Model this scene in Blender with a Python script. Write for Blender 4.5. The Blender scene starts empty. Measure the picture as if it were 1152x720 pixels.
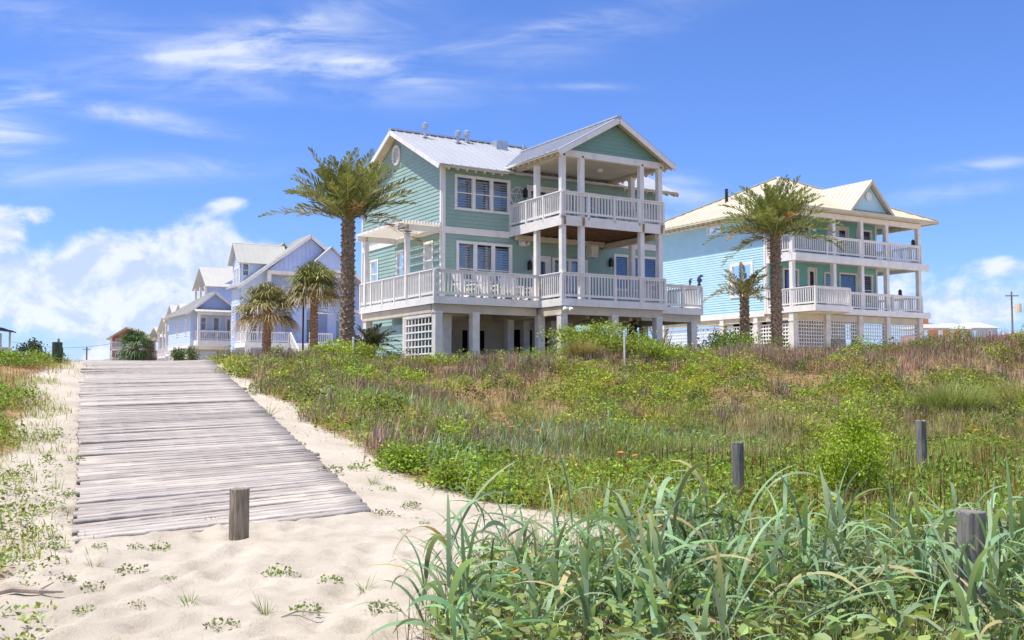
import bpy, math, random
import numpy as np
from mathutils import Vector, Matrix
random.seed(7)
R = math.radians
SC = bpy.context.scene
COL = SC.collection

# ------------------------------------------------------------------ noise and terrain (pure numpy)
#TERRAIN-BEGIN
def _hash(ix, iy, seed):
    h = (ix.astype(np.int64) * 374761393 + iy.astype(np.int64) * 668265263 + seed * 974711) & 0x7fffffff
    h = ((h ^ (h >> 13)) * 1274126177) & 0x7fffffff
    h = h ^ (h >> 16)
    return (h & 0xffff) / 65535.0
def vnoise(x, y, seed=0):
    x = np.asarray(x, float); y = np.asarray(y, float)
    ix = np.floor(x); iy = np.floor(y)
    fx = x - ix; fy = y - iy
    fx = fx * fx * (3 - 2 * fx); fy = fy * fy * (3 - 2 * fy)
    a = _hash(ix, iy, seed); b = _hash(ix + 1, iy, seed); c = _hash(ix, iy + 1, seed); d = _hash(ix + 1, iy + 1, seed)
    return (a * (1 - fx) + b * fx) * (1 - fy) + (c * (1 - fx) + d * fx) * fy
def fbm(x, y, seed=0, oct=4):
    t = 0; a = .5
    for k in range(oct):
        t = t + a * vnoise(np.asarray(x) * 2 ** k + 17.3 * k, np.asarray(y) * 2 ** k - 9.1 * k, seed + k); a *= .5
    return t / (1 - .5 ** oct)
def sstep(a, b, x):
    t = np.clip((np.asarray(x, float) - a) / (b - a), 0, 1); return t * t * (3 - 2 * t)
# boardwalk corners: near left, near right, far left, far right (top surface)
BW_A = np.array([-4.36, 10.35, 0.03]); BW_B = np.array([-1.78, 13.10, 0.07])
BW_C = np.array([-11.62, 27.50, 2.224]); BW_D = np.array([-8.67, 29.50, 2.34])
def ramp_q(x, y): return -.667 * x + .744 * y
def ramp_z(x, y):
    q = ramp_q(x, y)
    t = (q - 10.9) / 17.0
    z = np.where(t < 0, 0, np.where(t > 1, 1, t))
    return 2.24 * z
def side_right(x, y): return (x + 1.78) * .9216 + (y - 13.10) * .388      # >0 to the right of the boardwalk
def side_left(x, y): return -((x + 4.50) * .921 + (y - 10.65) * .389)     # >0 to the left of it
def terrain(x, y):
    x = np.asarray(x, float); y = np.asarray(y, float)
    r = side_right(x, y); l = side_left(x, y)
    zr = ramp_z(x, y)
    n1 = fbm(x * .45, y * .45, 3, 4) - .5; n2 = fbm(x * .16, y * .16, 11, 3) - .5
    yc = y + 4.0 * n2 - np.clip((x - 14) * .12, 0, 3)
    field = (2.12 + .042 * np.clip(x, 0, 20)) * sstep(20.5, 36, yc) + .12 * sstep(6, 9, y)
    field = field + .55 * n1 * sstep(15, 23, yc) + .14 * n1
    field = field + .45 * np.exp(-((x - 3.4) ** 2 / 6 + (y - 36.5) ** 2 / 5))
    w = sstep(1.0, 8.0, r)
    z = zr * (1 - w) + field * w
    hump = sstep(1.0, 3.6, r) * (1 - sstep(5.0, 10.0, r)) * sstep(13, 20, y) * (.12 + .5 * n1)
    z = z + hump
    z = z + np.where(l > 0, sstep(1.2, 4.0, l) * (.28 + .5 * n1) * sstep(9, 15, y), 0)
    onb = (r < -.05) & (l < -.05)
    near = (1 - sstep(9, 13, y))
    z = z + .05 * (fbm(x * .9, y * .9, 21, 4) - .5) * (1 - .7 * sstep(14, 20, y))
    z = z - np.where(onb & (ramp_q(x, y) > 11.2) & (ramp_q(x, y) < 29), .06, 0)
    # the sand laps over the first planks
    z = z + np.where(onb, .050 * np.exp(-((ramp_q(x, y) - 10.7) / .32) ** 2) * (0.7 + .6 * fbm(x * 1.2, y * 1.2, 5, 2)), 0)
    # behind the crest the plots settle to one level
    back = sstep(36, 42, y + .25 * np.clip(-x - 6, 0, 40))
    z = z * (1 - back) + (2.2) * back
    return z
# edge of the sand on the right and on the left (plan polylines), x of the edge for each y
def sand_edge_right(x, y):      # >0 where plants may grow, in metres from the sand
    r = side_right(x, y)
    wob = 1.1 * (fbm(x * .5, y * .5, 31, 3) - .5)
    width = 0.45 + .75 * sstep(27, 15, y) + wob * .8
    width = np.where(y < 15.5, 1.2 + (15.5 - y) * .32 + wob * .8, width)
    return r - width
def sand_edge_left(x, y):
    l = side_left(x, y)
    wob = 1.6 * (fbm(x * .45, y * .45, 37, 3) - .5)
    return l - (.62 + .15 * sstep(26, 14, y) - .5 * sstep(13, 7, y) + .8 * wob)
#TERRAIN-END
def Zt(x, y): return float(terrain(np.array([x]), np.array([y]))[0])

# ------------------------------------------------------------------ camera
F = 1150.0; EYE = 1.65; TH = math.atan(72 / 1150)
cam = bpy.data.cameras.new('camera'); cam.lens = 36 * F / 1152; cam.sensor_width = 36; cam.clip_end = 9000; cam.clip_start = .05
camo = bpy.data.objects.new('camera', cam); COL.objects.link(camo)
camo.location = (0, 0, EYE); camo.rotation_euler = (math.pi / 2 + TH, 0, 0)
SC.camera = camo
def ray(px, py):
    u = (px - 576) / F; v = (360 - py) / F; c, s = math.cos(TH), math.sin(TH)
    return Vector((u, c - v * s, s + v * c))
def atY(px, py, Y):
    r = ray(px, py); return Vector((0, 0, EYE)) + r * (Y / r.y)

# ------------------------------------------------------------------ materials
class NT:
    def __init__(s, tree): s.t = tree; s.n = tree.nodes; s.l = tree.links
    def node(s, typ, **kw):
        n = s.n.new(typ)
        for k, v in kw.items(): setattr(n, k, v)
        return n
    def put(s, sock, v):
        if hasattr(v, 'is_output'): s.l.new(v, sock)
        else: sock.default_value = v
    def math(s, op, a, b=None, c=None, clamp=False):
        n = s.n.new('ShaderNodeMath'); n.operation = op; n.use_clamp = clamp
        for i, v in enumerate((a, b, c)):
            if v is not None: s.put(n.inputs[i], v)
        return n.outputs[0]
    def mix(s, f, a, b, mode='MIX'):
        n = s.n.new('ShaderNodeMix'); n.data_type = 'RGBA'; n.blend_type = mode
        s.put(n.inputs[0], f); s.put(n.inputs[6], a); s.put(n.inputs[7], b); return n.outputs[2]
    def noise(s, vec, scale, detail=4, rough=.55, dist=0):
        n = s.n.new('ShaderNodeTexNoise'); n.inputs['Scale'].default_value = scale; n.inputs['Detail'].default_value = detail
        n.inputs['Roughness'].default_value = rough; n.inputs['Distortion'].default_value = dist
        if vec is not None: s.l.new(vec, n.inputs['Vector'])
        return n.outputs['Fac']
    def ramp(s, f, a, b, clamp=True):
        n = s.n.new('ShaderNodeMapRange'); n.clamp = clamp; n.interpolation_type = 'SMOOTHSTEP'
        s.put(n.inputs[0], f); n.inputs[1].default_value = a; n.inputs[2].default_value = b; return n.outputs[0]
    def mapping(s, vec, scale=(1, 1, 1), rot=(0, 0, 0), loc=(0, 0, 0)):
        n = s.n.new('ShaderNodeMapping'); s.l.new(vec, n.inputs[0]); n.inputs['Scale'].default_value = scale
        n.inputs['Rotation'].default_value = rot; n.inputs['Location'].default_value = loc; return n.outputs[0]
def rgba(c): return (c[0], c[1], c[2], 1)
def newmat(name):
    m = bpy.data.materials.new(name); m.use_nodes = True
    nt = NT(m.node_tree); b = nt.n['Principled BSDF']; return m, nt, b
def mat(name, col, rough=.7, var=.12, scale=3.0, metal=0, dirt=None, dirt_amt=.25, bump=0, bscale=40, stretch=(1, 1, 1), spec=.5):
    m, nt, b = newmat(name)
    tc = nt.node('ShaderNodeTexCoord').outputs['Object']
    v = nt.mapping(tc, stretch)
    n = nt.noise(v, scale, 5)
    lo = rgba([c * (1 - var) for c in col]); hi = rgba([min(1, c * (1 + var)) for c in col])
    c = nt.mix(nt.ramp(n, .3, .7), lo, hi)
    if dirt:
        d = nt.ramp(nt.noise(nt.mapping(tc, (1.3, 1.3, .25)), 1.7, 6, .65), .52, .78)
        c = nt.mix(nt.math('MULTIPLY', d, dirt_amt), c, rgba(dirt))
    nt.l.new(c, b.inputs['Base Color']); b.inputs['Roughness'].default_value = rough; b.inputs['Metallic'].default_value = metal
    b.inputs['Specular IOR Level'].default_value = spec
    if bump:
        bn = nt.node('ShaderNodeBump'); bn.inputs['Strength'].default_value = bump; bn.inputs['Distance'].default_value = .02
        nt.l.new(nt.noise(v, bscale, 4), bn.inputs['Height']); nt.l.new(bn.outputs[0], b.inputs['Normal'])
    return m
def leafmat(name, trans=.35, rough=.5):
    m, nt, b = newmat(name)
    at = nt.node('ShaderNodeAttribute', attribute_name='Col')
    c = at.outputs['Color']
    nt.l.new(c, b.inputs['Base Color']); b.inputs['Roughness'].default_value = rough; b.inputs['Specular IOR Level'].default_value = .3
    tr = nt.node('ShaderNodeBsdfTranslucent'); nt.l.new(nt.mix(1.0, c, (1.25, 1.2, .6, 1), 'MULTIPLY'), tr.inputs['Color'])
    mx = nt.node('ShaderNodeMixShader'); mx.inputs[0].default_value = trans
    nt.l.new(b.outputs[0], mx.inputs[1]); nt.l.new(tr.outputs[0], mx.inputs[2])
    nt.l.new(mx.outputs[0], nt.n['Material Output'].inputs['Surface'])
    return m
def glassmat(name, tint=(.88, .94, .96)):
    m, nt, b = newmat(name); nt.n.remove(b)
    t = nt.node('ShaderNodeBsdfTransparent'); t.inputs[0].default_value = rgba(tint)
    g = nt.node('ShaderNodeBsdfGlossy'); g.inputs['Roughness'].default_value = .03; g.inputs[0].default_value = (.9, .95, 1, 1)
    fr = nt.node('ShaderNodeFresnel'); fr.inputs[0].default_value = 1.6
    mx = nt.node('ShaderNodeMixShader'); nt.l.new(nt.math('ADD', nt.math('MULTIPLY', fr.outputs[0], 1.1), .05, clamp=True), mx.inputs[0])
    nt.l.new(t.outputs[0], mx.inputs[1]); nt.l.new(g.outputs[0], mx.inputs[2])
    nt.l.new(mx.outputs[0], nt.n['Material Output'].inputs['Surface']); return m

DIRT = (.32, .29, .25)
M = {}
M['white'] = mat('white_paint', (.79, .755, .71), .55, .06, 2.5, dirt=(.45, .40, .34), dirt_amt=.4)
M['greysoil'] = mat('weathered_white_paint', (.70, .66, .595), .65, .10, 3, dirt=(.38, .34, .29), dirt_amt=.45)
M['green'] = mat('seafoam_siding', (.288, .415, .365), .6, .05, 1.2, dirt=(.2, .3, .27), dirt_amt=.18)
M['greendeep'] = mat('deep_green_siding', (.20, .35, .30), .6, .05, 1.2)
M['beige'] = mat('beige_board', (.60, .52, .39), .7, .08, 2)
M['ceil'] = mat('porch_ceiling', (.60, .54, .43), .7, .06, 2)
M['roofmetal'] = mat('white_standing_seam', (.52, .53, .56), .35, .04, .6, metal=.35)
M['rooftan'] = mat('tan_standing_seam', (.64, .58, .45), .45, .05, .6, metal=.15)
M['roofwhite'] = mat('pale_metal_roof', (.52, .51, .475), .45, .04, .6, metal=.1)
M['joist'] = mat('brown_joists', (.20, .105, .055), .8, .3, 2, stretch=(1, 6, 1))
M['wood'] = mat('old_post_wood', (.25, .20, .145), .85, .4, 9, bump=.9, bscale=14, stretch=(3, 3, .35), dirt=(.10, .12, .06), dirt_amt=.5)
M['woodgrey'] = mat('grey_post_wood', (.19, .175, .155), .85, .4, 9, bump=.9, bscale=14, stretch=(3, 3, .3), dirt=(.07, .07, .06), dirt_amt=.5)
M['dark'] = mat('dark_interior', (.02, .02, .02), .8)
M['bronze'] = mat('dark_bronze', (.035, .03, .028), .45, metal=.5)
M['rust'] = mat('rusty_bolt', (.36, .21, .09), .8, .3, 8)
M['steel'] = mat('galvanised_metal', (.5, .52, .55), .4, metal=.6)
M['blind'] = mat('white_shutter_slats', (.84, .85, .86), .5, .03)
M['glass'] = glassmat('window_glass')
M['glassblue'] = glassmat('tinted_window_glass', (.42, .46, .72))
M['aqua'] = mat('aqua_siding', (.45, .68, .76), .6, .04, 1.2)
M['teal'] = mat('teal_porch_wall', (.20, .50, .45), .6, .05, 1.2)
M['peri'] = mat('periwinkle_siding', (.47, .56, .83), .6, .04, 1.2)
M['sky'] = mat('pale_blue_siding', (.57, .67, .83), .6, .04, 1.2)
M['lilac'] = mat('pale_lilac_siding', (.70, .73, .78), .6, .04, 1.2)
M['redwall'] = mat('red_siding', (.42, .12, .12), .6, .06, 1.2)
M['orange'] = mat('orange_stucco', (.62, .27, .12), .7, .06, 1.2)
M['greywall'] = mat('pale_grey_siding', (.50, .53, .58), .7, .06, 1.2)
M['bark'] = mat('palm_bark', (.25, .175, .115), .9, .5, 14, bump=1.0, bscale=20, dirt=(.10, .07, .05), dirt_amt=.5)
M['barkred'] = mat('sabal_bark', (.27, .16, .10), .9, .4, 12, bump=1.0, bscale=20)
M['leaf'] = leafmat('leaf'); M['blade'] = leafmat('grass_blade', .3, .45); M['twig'] = leafmat('dry_twig', .05, .9); M['frond'] = leafmat('palm_frond', .2, .45)
M['pot'] = mat('blue_glaze', (.05, .09, .22), .3)
M['terra'] = mat('terracotta', (.35, .14, .07), .7)
M['lampwhite'] = mat('white_lamp_globe', (.75, .75, .75), .4)
M['signgrey'] = mat('grey_sign_paint', (.32, .35, .42), .6)

# ------------------------------------------------------------------ mesh builder
class MB:
    def __init__(s): s.v = []; s.f = []
    def add(s, vs, fs):
        b = len(s.v); s.v.extend([tuple(v) for v in vs]); s.f.extend([tuple(i + b for i in f) for f in fs])
    def box(s, x0, x1, y0, y1, z0, z1):
        s.add([(x, y, z) for z in (z0, z1) for y in (y0, y1) for x in (x0, x1)],
              [(0, 2, 3, 1), (4, 5, 7, 6), (0, 1, 5, 4), (2, 6, 7, 3), (0, 4, 6, 2), (1, 3, 7, 5)])
    def beam(s, p, q, w, h, up=(0, 0, 1)):
        p = Vector(p); q = Vector(q); d = (q - p).normalized(); up = Vector(up)
        a = d.cross(up)
        if a.length < 1e-4: a = d.cross(Vector((1, 0, 0)))
        a.normalize(); b = a.cross(d).normalized(); a *= w / 2; b *= h / 2
        vs = [p - a - b, p + a - b, p + a + b, p - a + b, q - a - b, q + a - b, q + a + b, q - a + b]
        s.add(vs, [(0, 1, 2, 3), (7, 6, 5, 4), (0, 4, 5, 1), (1, 5, 6, 2), (2, 6, 7, 3), (3, 7, 4, 0)])
    def prism(s, pts, d):
        pts = [Vector(p) for p in pts]; d = Vector(d); n = len(pts)
        s.add(pts + [p + d for p in pts], [tuple(range(n))[::-1], tuple(range(n, 2 * n))] + [(i, (i + 1) % n, n + (i + 1) % n, n + i) for i in range(n)])
    def tube(s, pts, rad, n=8, cap=True):
        pts = [Vector(p) for p in pts]
        if not hasattr(rad, '__len__'): rad = [rad] * len(pts)
        b = len(s.v); x = None
        for i, p in enumerate(pts):
            t = (pts[min(i + 1, len(pts) - 1)] - pts[max(i - 1, 0)]).normalized()
            if x is None: x = t.orthogonal().normalized()
            x = (x - t * x.dot(t)).normalized(); y = t.cross(x)
            for k in range(n):
                a = 2 * math.pi * k / n; s.v.append(tuple(p + (x * math.cos(a) + y * math.sin(a)) * rad[i]))
        for i in range(len(pts) - 1):
            for k in range(n):
                s.f.append((b + i * n + k, b + i * n + (k + 1) % n, b + (i + 1) * n + (k + 1) % n, b + (i + 1) * n + k))
        if cap:
            s.f.append(tuple(b + k for k in range(n))[::-1]); s.f.append(tuple(b + (len(pts) - 1) * n + k for k in range(n)))
    def ball(s, c, r, n=8, sz=1):
        c = Vector(c); m = n // 2 + 1
        s.tube([c + Vector((0, 0, -r * sz * math.cos(math.pi * i / m))) for i in range(m + 1)], [max(.002, r * math.sin(math.pi * i / m)) for i in range(m + 1)], n)
    def obj(s, name, m, parent=None, smooth=False):
        me = bpy.data.meshes.new(name); me.from_pydata(s.v, [], s.f); me.validate(); me.materials.append(M[m] if isinstance(m, str) else m)
        if smooth:
            for p in me.polygons: p.use_smooth = True
        o = bpy.data.objects.new(name, me); COL.objects.link(o)
        if parent is not None: o.parent = parent
        return o
def tag(o, label=None, cat=None, group=None, kind=None):
    if label: o['label'] = label
    if cat: o['category'] = cat
    if group: o['group'] = group
    if kind: o['kind'] = kind
    return o
def thing(name, label, cat, loc, rz=0, group=None):
    o = bpy.data.objects.new(name, None); COL.objects.link(o); o.location = loc; o.rotation_euler = (0, 0, rz)
    o.empty_display_size = .3
    return tag(o, label, cat, group)
def copy_tree(o, parent=None):
    c = o.copy(); COL.objects.link(c); c.parent = parent
    for ch in list(o.children): copy_tree(ch, c)
    return c

# ------------------------------------------------------------------ numpy mesh for leaves and blades
def nmesh(name, verts, faces, cols, m, parent=None):
    me = bpy.data.meshes.new(name)
    verts = np.asarray(verts, np.float32); faces = np.asarray(faces, np.int32); k = faces.shape[1]
    me.vertices.add(len(verts)); me.vertices.foreach_set('co', verts.ravel())
    me.loops.add(faces.size); me.loops.foreach_set('vertex_index', faces.ravel())
    me.polygons.add(len(faces)); me.polygons.foreach_set('loop_start', np.arange(0, faces.size, k, dtype=np.int32))
    at = me.attributes.new('Col', 'FLOAT_COLOR', 'POINT')
    c4 = np.ones((len(verts), 4), np.float32); c4[:, :3] = cols; at.data.foreach_set('color', c4.ravel())
    me.update(calc_edges=True); me.materials.append(M[m])
    o = bpy.data.objects.new(name, me); COL.objects.link(o)
    if parent is not None: o.parent = parent
    return o
class LB:   # collects quads with colours
    def __init__(s): s.V = []; s.Fq = []; s.C = []; s.n = 0
    def quads(s, v, c):          # v (N,4,3), c (N,3)
        N = len(v); s.V.append(v.reshape(-1, 3)); s.C.append(np.repeat(c, 4, 0))
        s.Fq.append(np.arange(N * 4).reshape(-1, 4) + s.n); s.n += N * 4
    def leaves(s, p, a, b, c):   # diamond leaves: centre p, half axes a (long) and b (wide)
        v = np.stack([p - a, p + b + a * .15, p + a, p - b + a * .15], 1); s.quads(v, c)
    def ribbons(s, root, az, th0, kap, L, W, K, col, taper=1.0, twist=None, base=.6, colt=None):
        N = len(root); s0 = np.linspace(0, 1, K + 1)
        d = np.stack([np.cos(az), np.sin(az)], 1)
        pos = np.zeros((N, K + 1, 3)); pos[:, 0] = root
        for k in range(K):
            th = th0 + kap * ((k + .5) / K) ** 1.4
            stp = np.stack([np.sin(th) * d[:, 0], np.sin(th) * d[:, 1], np.cos(th)], 1) * (L / K)[:, None]
            pos[:, k + 1] = pos[:, k] + stp
        sd = np.stack([-d[:, 1], d[:, 0], np.zeros(N)], 1)
        if twist is not None:
            sd = sd * np.cos(twist)[:, None] + np.stack([d[:, 0] * .4, d[:, 1] * .4, np.ones(N)], 1) * np.sin(twist)[:, None]
        prof = (base + (1 - base) * np.minimum(1, s0 * 4)) * np.maximum(.03, (1 - s0 ** 2.2)) ** taper
        wv = sd[:, None, :] * (W[:, None] * prof[None, :] * .5)[:, :, None]
        A = pos - wv; B = pos + wv
        v = np.concatenate([A, B], 1)   # (N, 2(K+1), 3)
        f = np.array([[k, k + 1, K + 1 + k + 1, K + 1 + k] for k in range(K)])
        fi = (np.arange(N) * (2 * (K + 1)))[:, None, None] + f[None]
        s.V.append(v.reshape(-1, 3)); s.Fq.append(fi.reshape(-1, 4) + s.n); s.n += N * 2 * (K + 1)
        if colt is None: cc = np.repeat(col, 2 * (K + 1), 0)
        else:
            t = np.concatenate([s0, s0])[None, :, None]; cc = (col[:, None, :] * (1 - t) + colt[:, None, :] * t).reshape(-1, 3)
        s.C.append(cc)
        return pos
    def obj(s, name, m, parent=None):
        return nmesh(name, np.concatenate(s.V), np.concatenate(s.Fq), np.clip(np.concatenate(s.C), 0, 1), m, parent)
rng = np.random.default_rng(5)
def rdirs(N, up=.0):
    v = rng.normal(size=(N, 3)); v[:, 2] += up; return v / np.linalg.norm(v, axis=1)[:, None]
def jit(col, N, amt=.2, hue=.1):
    c = np.array(col)[None, :] if np.ndim(col) == 1 else np.asarray(col)
    b = 1 + amt * rng.normal(size=(N, 1)); h = 1 + hue * rng.normal(size=(N, 3))
    return np.clip(c * np.clip(b, .35, 1.9) * h, .005, .95)
def perp(a):
    r = rng.normal(size=a.shape); b = np.cross(a, r); return b / (np.linalg.norm(b, axis=1)[:, None] + 1e-9)

# ------------------------------------------------------------------ building pieces (all in the local frame of the building)
class Face:   # a vertical plane: origin o (x, y), horizontal direction d, outward normal n
    def __init__(s, o, d, n): s.o = Vector((o[0], o[1], 0)); s.d = Vector((d[0], d[1], 0)); s.n = Vector((n[0], n[1], 0))
    def p(s, u, z, off=0): q = s.o + s.d * u + s.n * off; return (q.x, q.y, z)
    def box(s, mb, u0, u1, z0, z1, a, b):
        vs = [s.p(u, z, o) for z in (z0, z1) for o in (a, b) for u in (u0, u1)]
        mb.add(vs, [(0, 2, 3, 1), (4, 5, 7, 6), (0, 1, 5, 4), (2, 6, 7, 3), (0, 4, 6, 2), (1, 3, 7, 5)])
def span(poly, z):
    us = []
    n = len(poly)
    for i in range(n):
        (u0, z0), (u1, z1) = poly[i], poly[(i + 1) % n]
        if abs(z1 - z0) < 1e-9:
            if abs(z - z0) < 1e-6: us += [u0, u1]
        elif min(z0, z1) - 1e-7 <= z <= max(z0, z1) + 1e-7: us.append(u0 + (u1 - u0) * (z - z0) / (z1 - z0))
    return (min(us), max(us)) if us else None
def siding(mb, fc, poly, holes=(), course=.165, lap=.02, flat=False):
    z0 = min(p[1] for p in poly); z1 = max(p[1] for p in poly)
    br = {round(p[1], 4) for p in poly} | {round(h[2], 4) for h in holes} | {round(h[3], 4) for h in holes}
    k = z0
    while k < z1: br.add(round(k, 4)); k += course
    br = sorted(b for b in br if z0 - 1e-6 <= b <= z1 + 1e-6)
    for a, b in zip(br[:-1], br[1:]):
        if b - a < .002: continue
        sa, sb = span(poly, a + 1e-4), span(poly, b - 1e-4)
        if not sa or not sb: continue
        ca = z0 + course * math.floor((a - z0) / course + 1e-3)
        off = lambda z: 0 if flat else lap * (1 - min(1, (z - ca) / course))
        cuts = sorted((h[0], h[1]) for h in holes if h[2] <= a + 1e-4 and h[3] >= b - 1e-4)
        ivs = []; la, lb = sa[0], sb[0]
        for c0, c1 in cuts: ivs.append((la, lb, c0, c0)); la = lb = c1
        ivs.append((la, lb, sa[1], sb[1]))
        for p0, p1, q0, q1 in ivs:
            if q0 - p0 < 1e-4 and q1 - p1 < 1e-4: continue
            mb.add([fc.p(p0, a, off(a)), fc.p(q0, a, off(a)), fc.p(q1, b, off(b)), fc.p(p1, b, off(b))], [(0, 1, 2, 3)])
            if not flat and abs(a - ca) < 1e-3: mb.add([fc.p(p0, a, 0), fc.p(q0, a, 0), fc.p(q0, a, off(a)), fc.p(p0, a, off(a))], [(0, 1, 2, 3)])
def window(parent, fc, u0, u1, z0, z1, n=1, casing=.11, mull=.12, rail=True, blind=True, glass='glass', name='window', frame='white', half=None, label=None):
    """casing round an opening with n sashes, a pane and a shutter blind behind each"""
    m = MB()
    fc.box(m, u0, u1, z1 - casing, z1, -.05, .055); fc.box(m, u0, u1, z0, z0 + casing * .9, -.05, .06)
    fc.box(m, u0, u0 + casing, z0 + casing * .9, z1 - casing, -.05, .052); fc.box(m, u1 - casing, u1, z0 + casing * .9, z1 - casing, -.05, .052)
    w = (u1 - u0 - 2 * casing - (n - 1) * mull) / n; a0, a1 = z0 + casing * .9, z1 - casing
    cells = []
    for i in range(n):
        s = u0 + casing + i * (w + mull); cells.append((s, s + w))
        if i: fc.box(m, s - mull, s, a0, a1, -.05, .05)
        if rail:
            zm = a0 + (a1 - a0) * (.47 if half is None else half); fc.box(m, s, s + w, zm - .025, zm + .025, -.045, .02)
        for e in (0, 1): fc.box(m, s if not e else s + w - .035, s + .035 if not e else s + w, a0, a1, -.045, .012)
    fr = m.obj(name, frame, parent)
    if label: fr['label'] = label
    for s0, s1 in cells:
        g = MB(); g.add([fc.p(s0, a0, -.02), fc.p(s1, a0, -.02), fc.p(s1, a1, -.02), fc.p(s0, a1, -.02)], [(0, 1, 2, 3)]); g.obj('pane', glass, fr)
        if blind:
            b = MB(); k = a0 + .03
            while k < a1 - .02:
                b.add([fc.p(s0 + .01, k - .03, -.07), fc.p(s1 - .01, k - .03, -.07), fc.p(s1 - .01, k + .035, -.12), fc.p(s0 + .01, k + .035, -.12)], [(0, 1, 2, 3)]); k += .105
            fc.box(b, s0, s1, a0, a1, -.62, -.60)
            b.obj('blind', 'blind' if blind is True else blind, fr)
    return fr
def door(parent, fc, u0, u1, z0, z1, panes=1, frame='white', glass='glass', handle=True):
    m = MB(); c = .11
    fc.box(m, u0, u1, z1 - c, z1, -.05, .055); fc.box(m, u0, u0 + c, z0, z1 - c, -.05, .052); fc.box(m, u1 - c, u1, z0, z1 - c, -.05, .052)
    w = (u1 - u0 - 2 * c) / panes; cells = []
    for i in range(panes):
        s = u0 + c + i * w; t = .13
        fc.box(m, s, s + t, z0, z1 - c, -.045, .01); fc.box(m, s + w - t, s + w, z0, z1 - c, -.045, .01)
        fc.box(m, s + t, s + w - t, z0, z0 + .28, -.045, .008); fc.box(m, s + t, s + w - t, z1 - c - .13, z1 - c, -.045, .008)
        cells.append((s + t, s + w - t, z0 + .28, z1 - c - .13))
    d = m.obj('door', frame, parent)
    for a, b, e, f in cells:
        g = MB(); g.add([fc.p(a, e, -.02), fc.p(b, e, -.02), fc.p(b, f, -.02), fc.p(a, f, -.02)], [(0, 1, 2, 3)]); g.obj('pane', glass, d)
        k = MB(); fc.box(k, a, b, e, f, -.30, -.28); k.obj('curtain', 'beige', d)
    if handle:
        h = MB(); h.beam(fc.p(u0 + c + w - .07, z0 + .95, .05), fc.p(u0 + c + w - .07, z0 + 1.15, .05), .04, .04); h.obj('handle', 'bronze', d)
    return d
def railing(parent, pts, h=1.0, gap=.15, post_every=1.25, bal=.042, m='white', closed_posts=True, skip=()):
    rl = MB(); posts = []
    for i in range(len(pts) - 1):
        p, q = Vector(pts[i]), Vector(pts[i + 1]); L = (q - p).length; d = (q - p) / L; zz = Vector((0, 0, 1))
        rl.beam(p + zz * (h - .02), q + zz * (h - .02), .12, .045); rl.beam(p + zz * (h - .09), q + zz * (h - .09), .045, .09); rl.beam(p + zz * .12, q + zz * .12, .045, .09)
        n = max(1, round(L / gap))
        for k in range(1, n):
            c = p + d * (L * k / n); rl.beam(c + zz * .165, c + zz * (h - .135), bal, bal)
        m_ = max(1, round(L / post_every))
        for k in range(0 if i == 0 else 1, m_ + 1):
            c = p + d * (L * k / m_)
            if not any((c - Vector(s)).length < .35 for s in skip): posts.append(c)
    r = rl.obj('railing', m, parent)
    for c in posts:
        b = MB(); b.box(c.x - .05, c.x + .05, c.y - .05, c.y + .05, c.z - .16, c.z + h - .045); b.obj('rail_post', m, r)
    return r
def roof_plane(mb, pts, t=.07, rib=.42, ribh=.035, up=None):
    """one convex roof slope: a slab with standing seams running up the slope (direction up)"""
    P = [Vector(p) for p in pts]; n = (P[1] - P[0]).cross(P[2] - P[0]).normalized()
    if n.z < 0: n = -n
    mb.prism([p - n * t for p in P], n * t)
    if rib:
        up = Vector(up) if up else Vector((n.x, n.y, 0)) * -1
        up = (up - n * up.dot(n)).normalized(); sd = up.cross(n).normalized(); c = P[0]
        a = [((p - c).dot(sd), (p - c).dot(up)) for p in P]
        lo = min(x for x, _ in a); hi = max(x for x, _ in a); k = lo + rib * .5
        while k < hi:
            sp = span([(y, x) for x, y in a], k)
            if sp and sp[1] - sp[0] > .1:
                q0 = c + sd * k + up * sp[0] + n * ribh / 2; q1 = c + sd * k + up * sp[1] + n * ribh / 2; mb.beam(q0, q1, .03, ribh, n)
            k += rib
def lattice(parent, fc, u0, u1, z0, z1, cell=.2, w=.045, m='white', name='lattice_panel', off=0):
    b = MB()
    n = max(1, round((u1 - u0) / cell)); k = max(1, round((z1 - z0) / cell))
    for i in range(n + 1):
        u = u0 + (u1 - u0) * i / n; fc.box(b, u - w / 2, u + w / 2, z0, z1, off, off + .02)
    for j in range(k + 1):
        z = z0 + (z1 - z0) * j / k; fc.box(b, u0, u1, z - w / 2, z + w / 2, off + .021, off + .04)
    return b.obj(name, m, parent)
def boxpart(name, m, parent, *boxes):
    b = MB()
    for t in boxes: b.box(*t)
    return b.obj(name, m, parent)
HROT = math.atan2(.518, .856)
FX = lambda y0: Face((0, y0), (1, 0), (0, -1))      # faces the beach
FL = lambda x0: Face((x0, 0), (0, 1), (-1, 0))      # faces the path side
FRr = lambda x0: Face((x0, 0), (0, 1), (1, 0))
FB = lambda y0: Face((0, y0), (1, 0), (0, 1))

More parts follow.
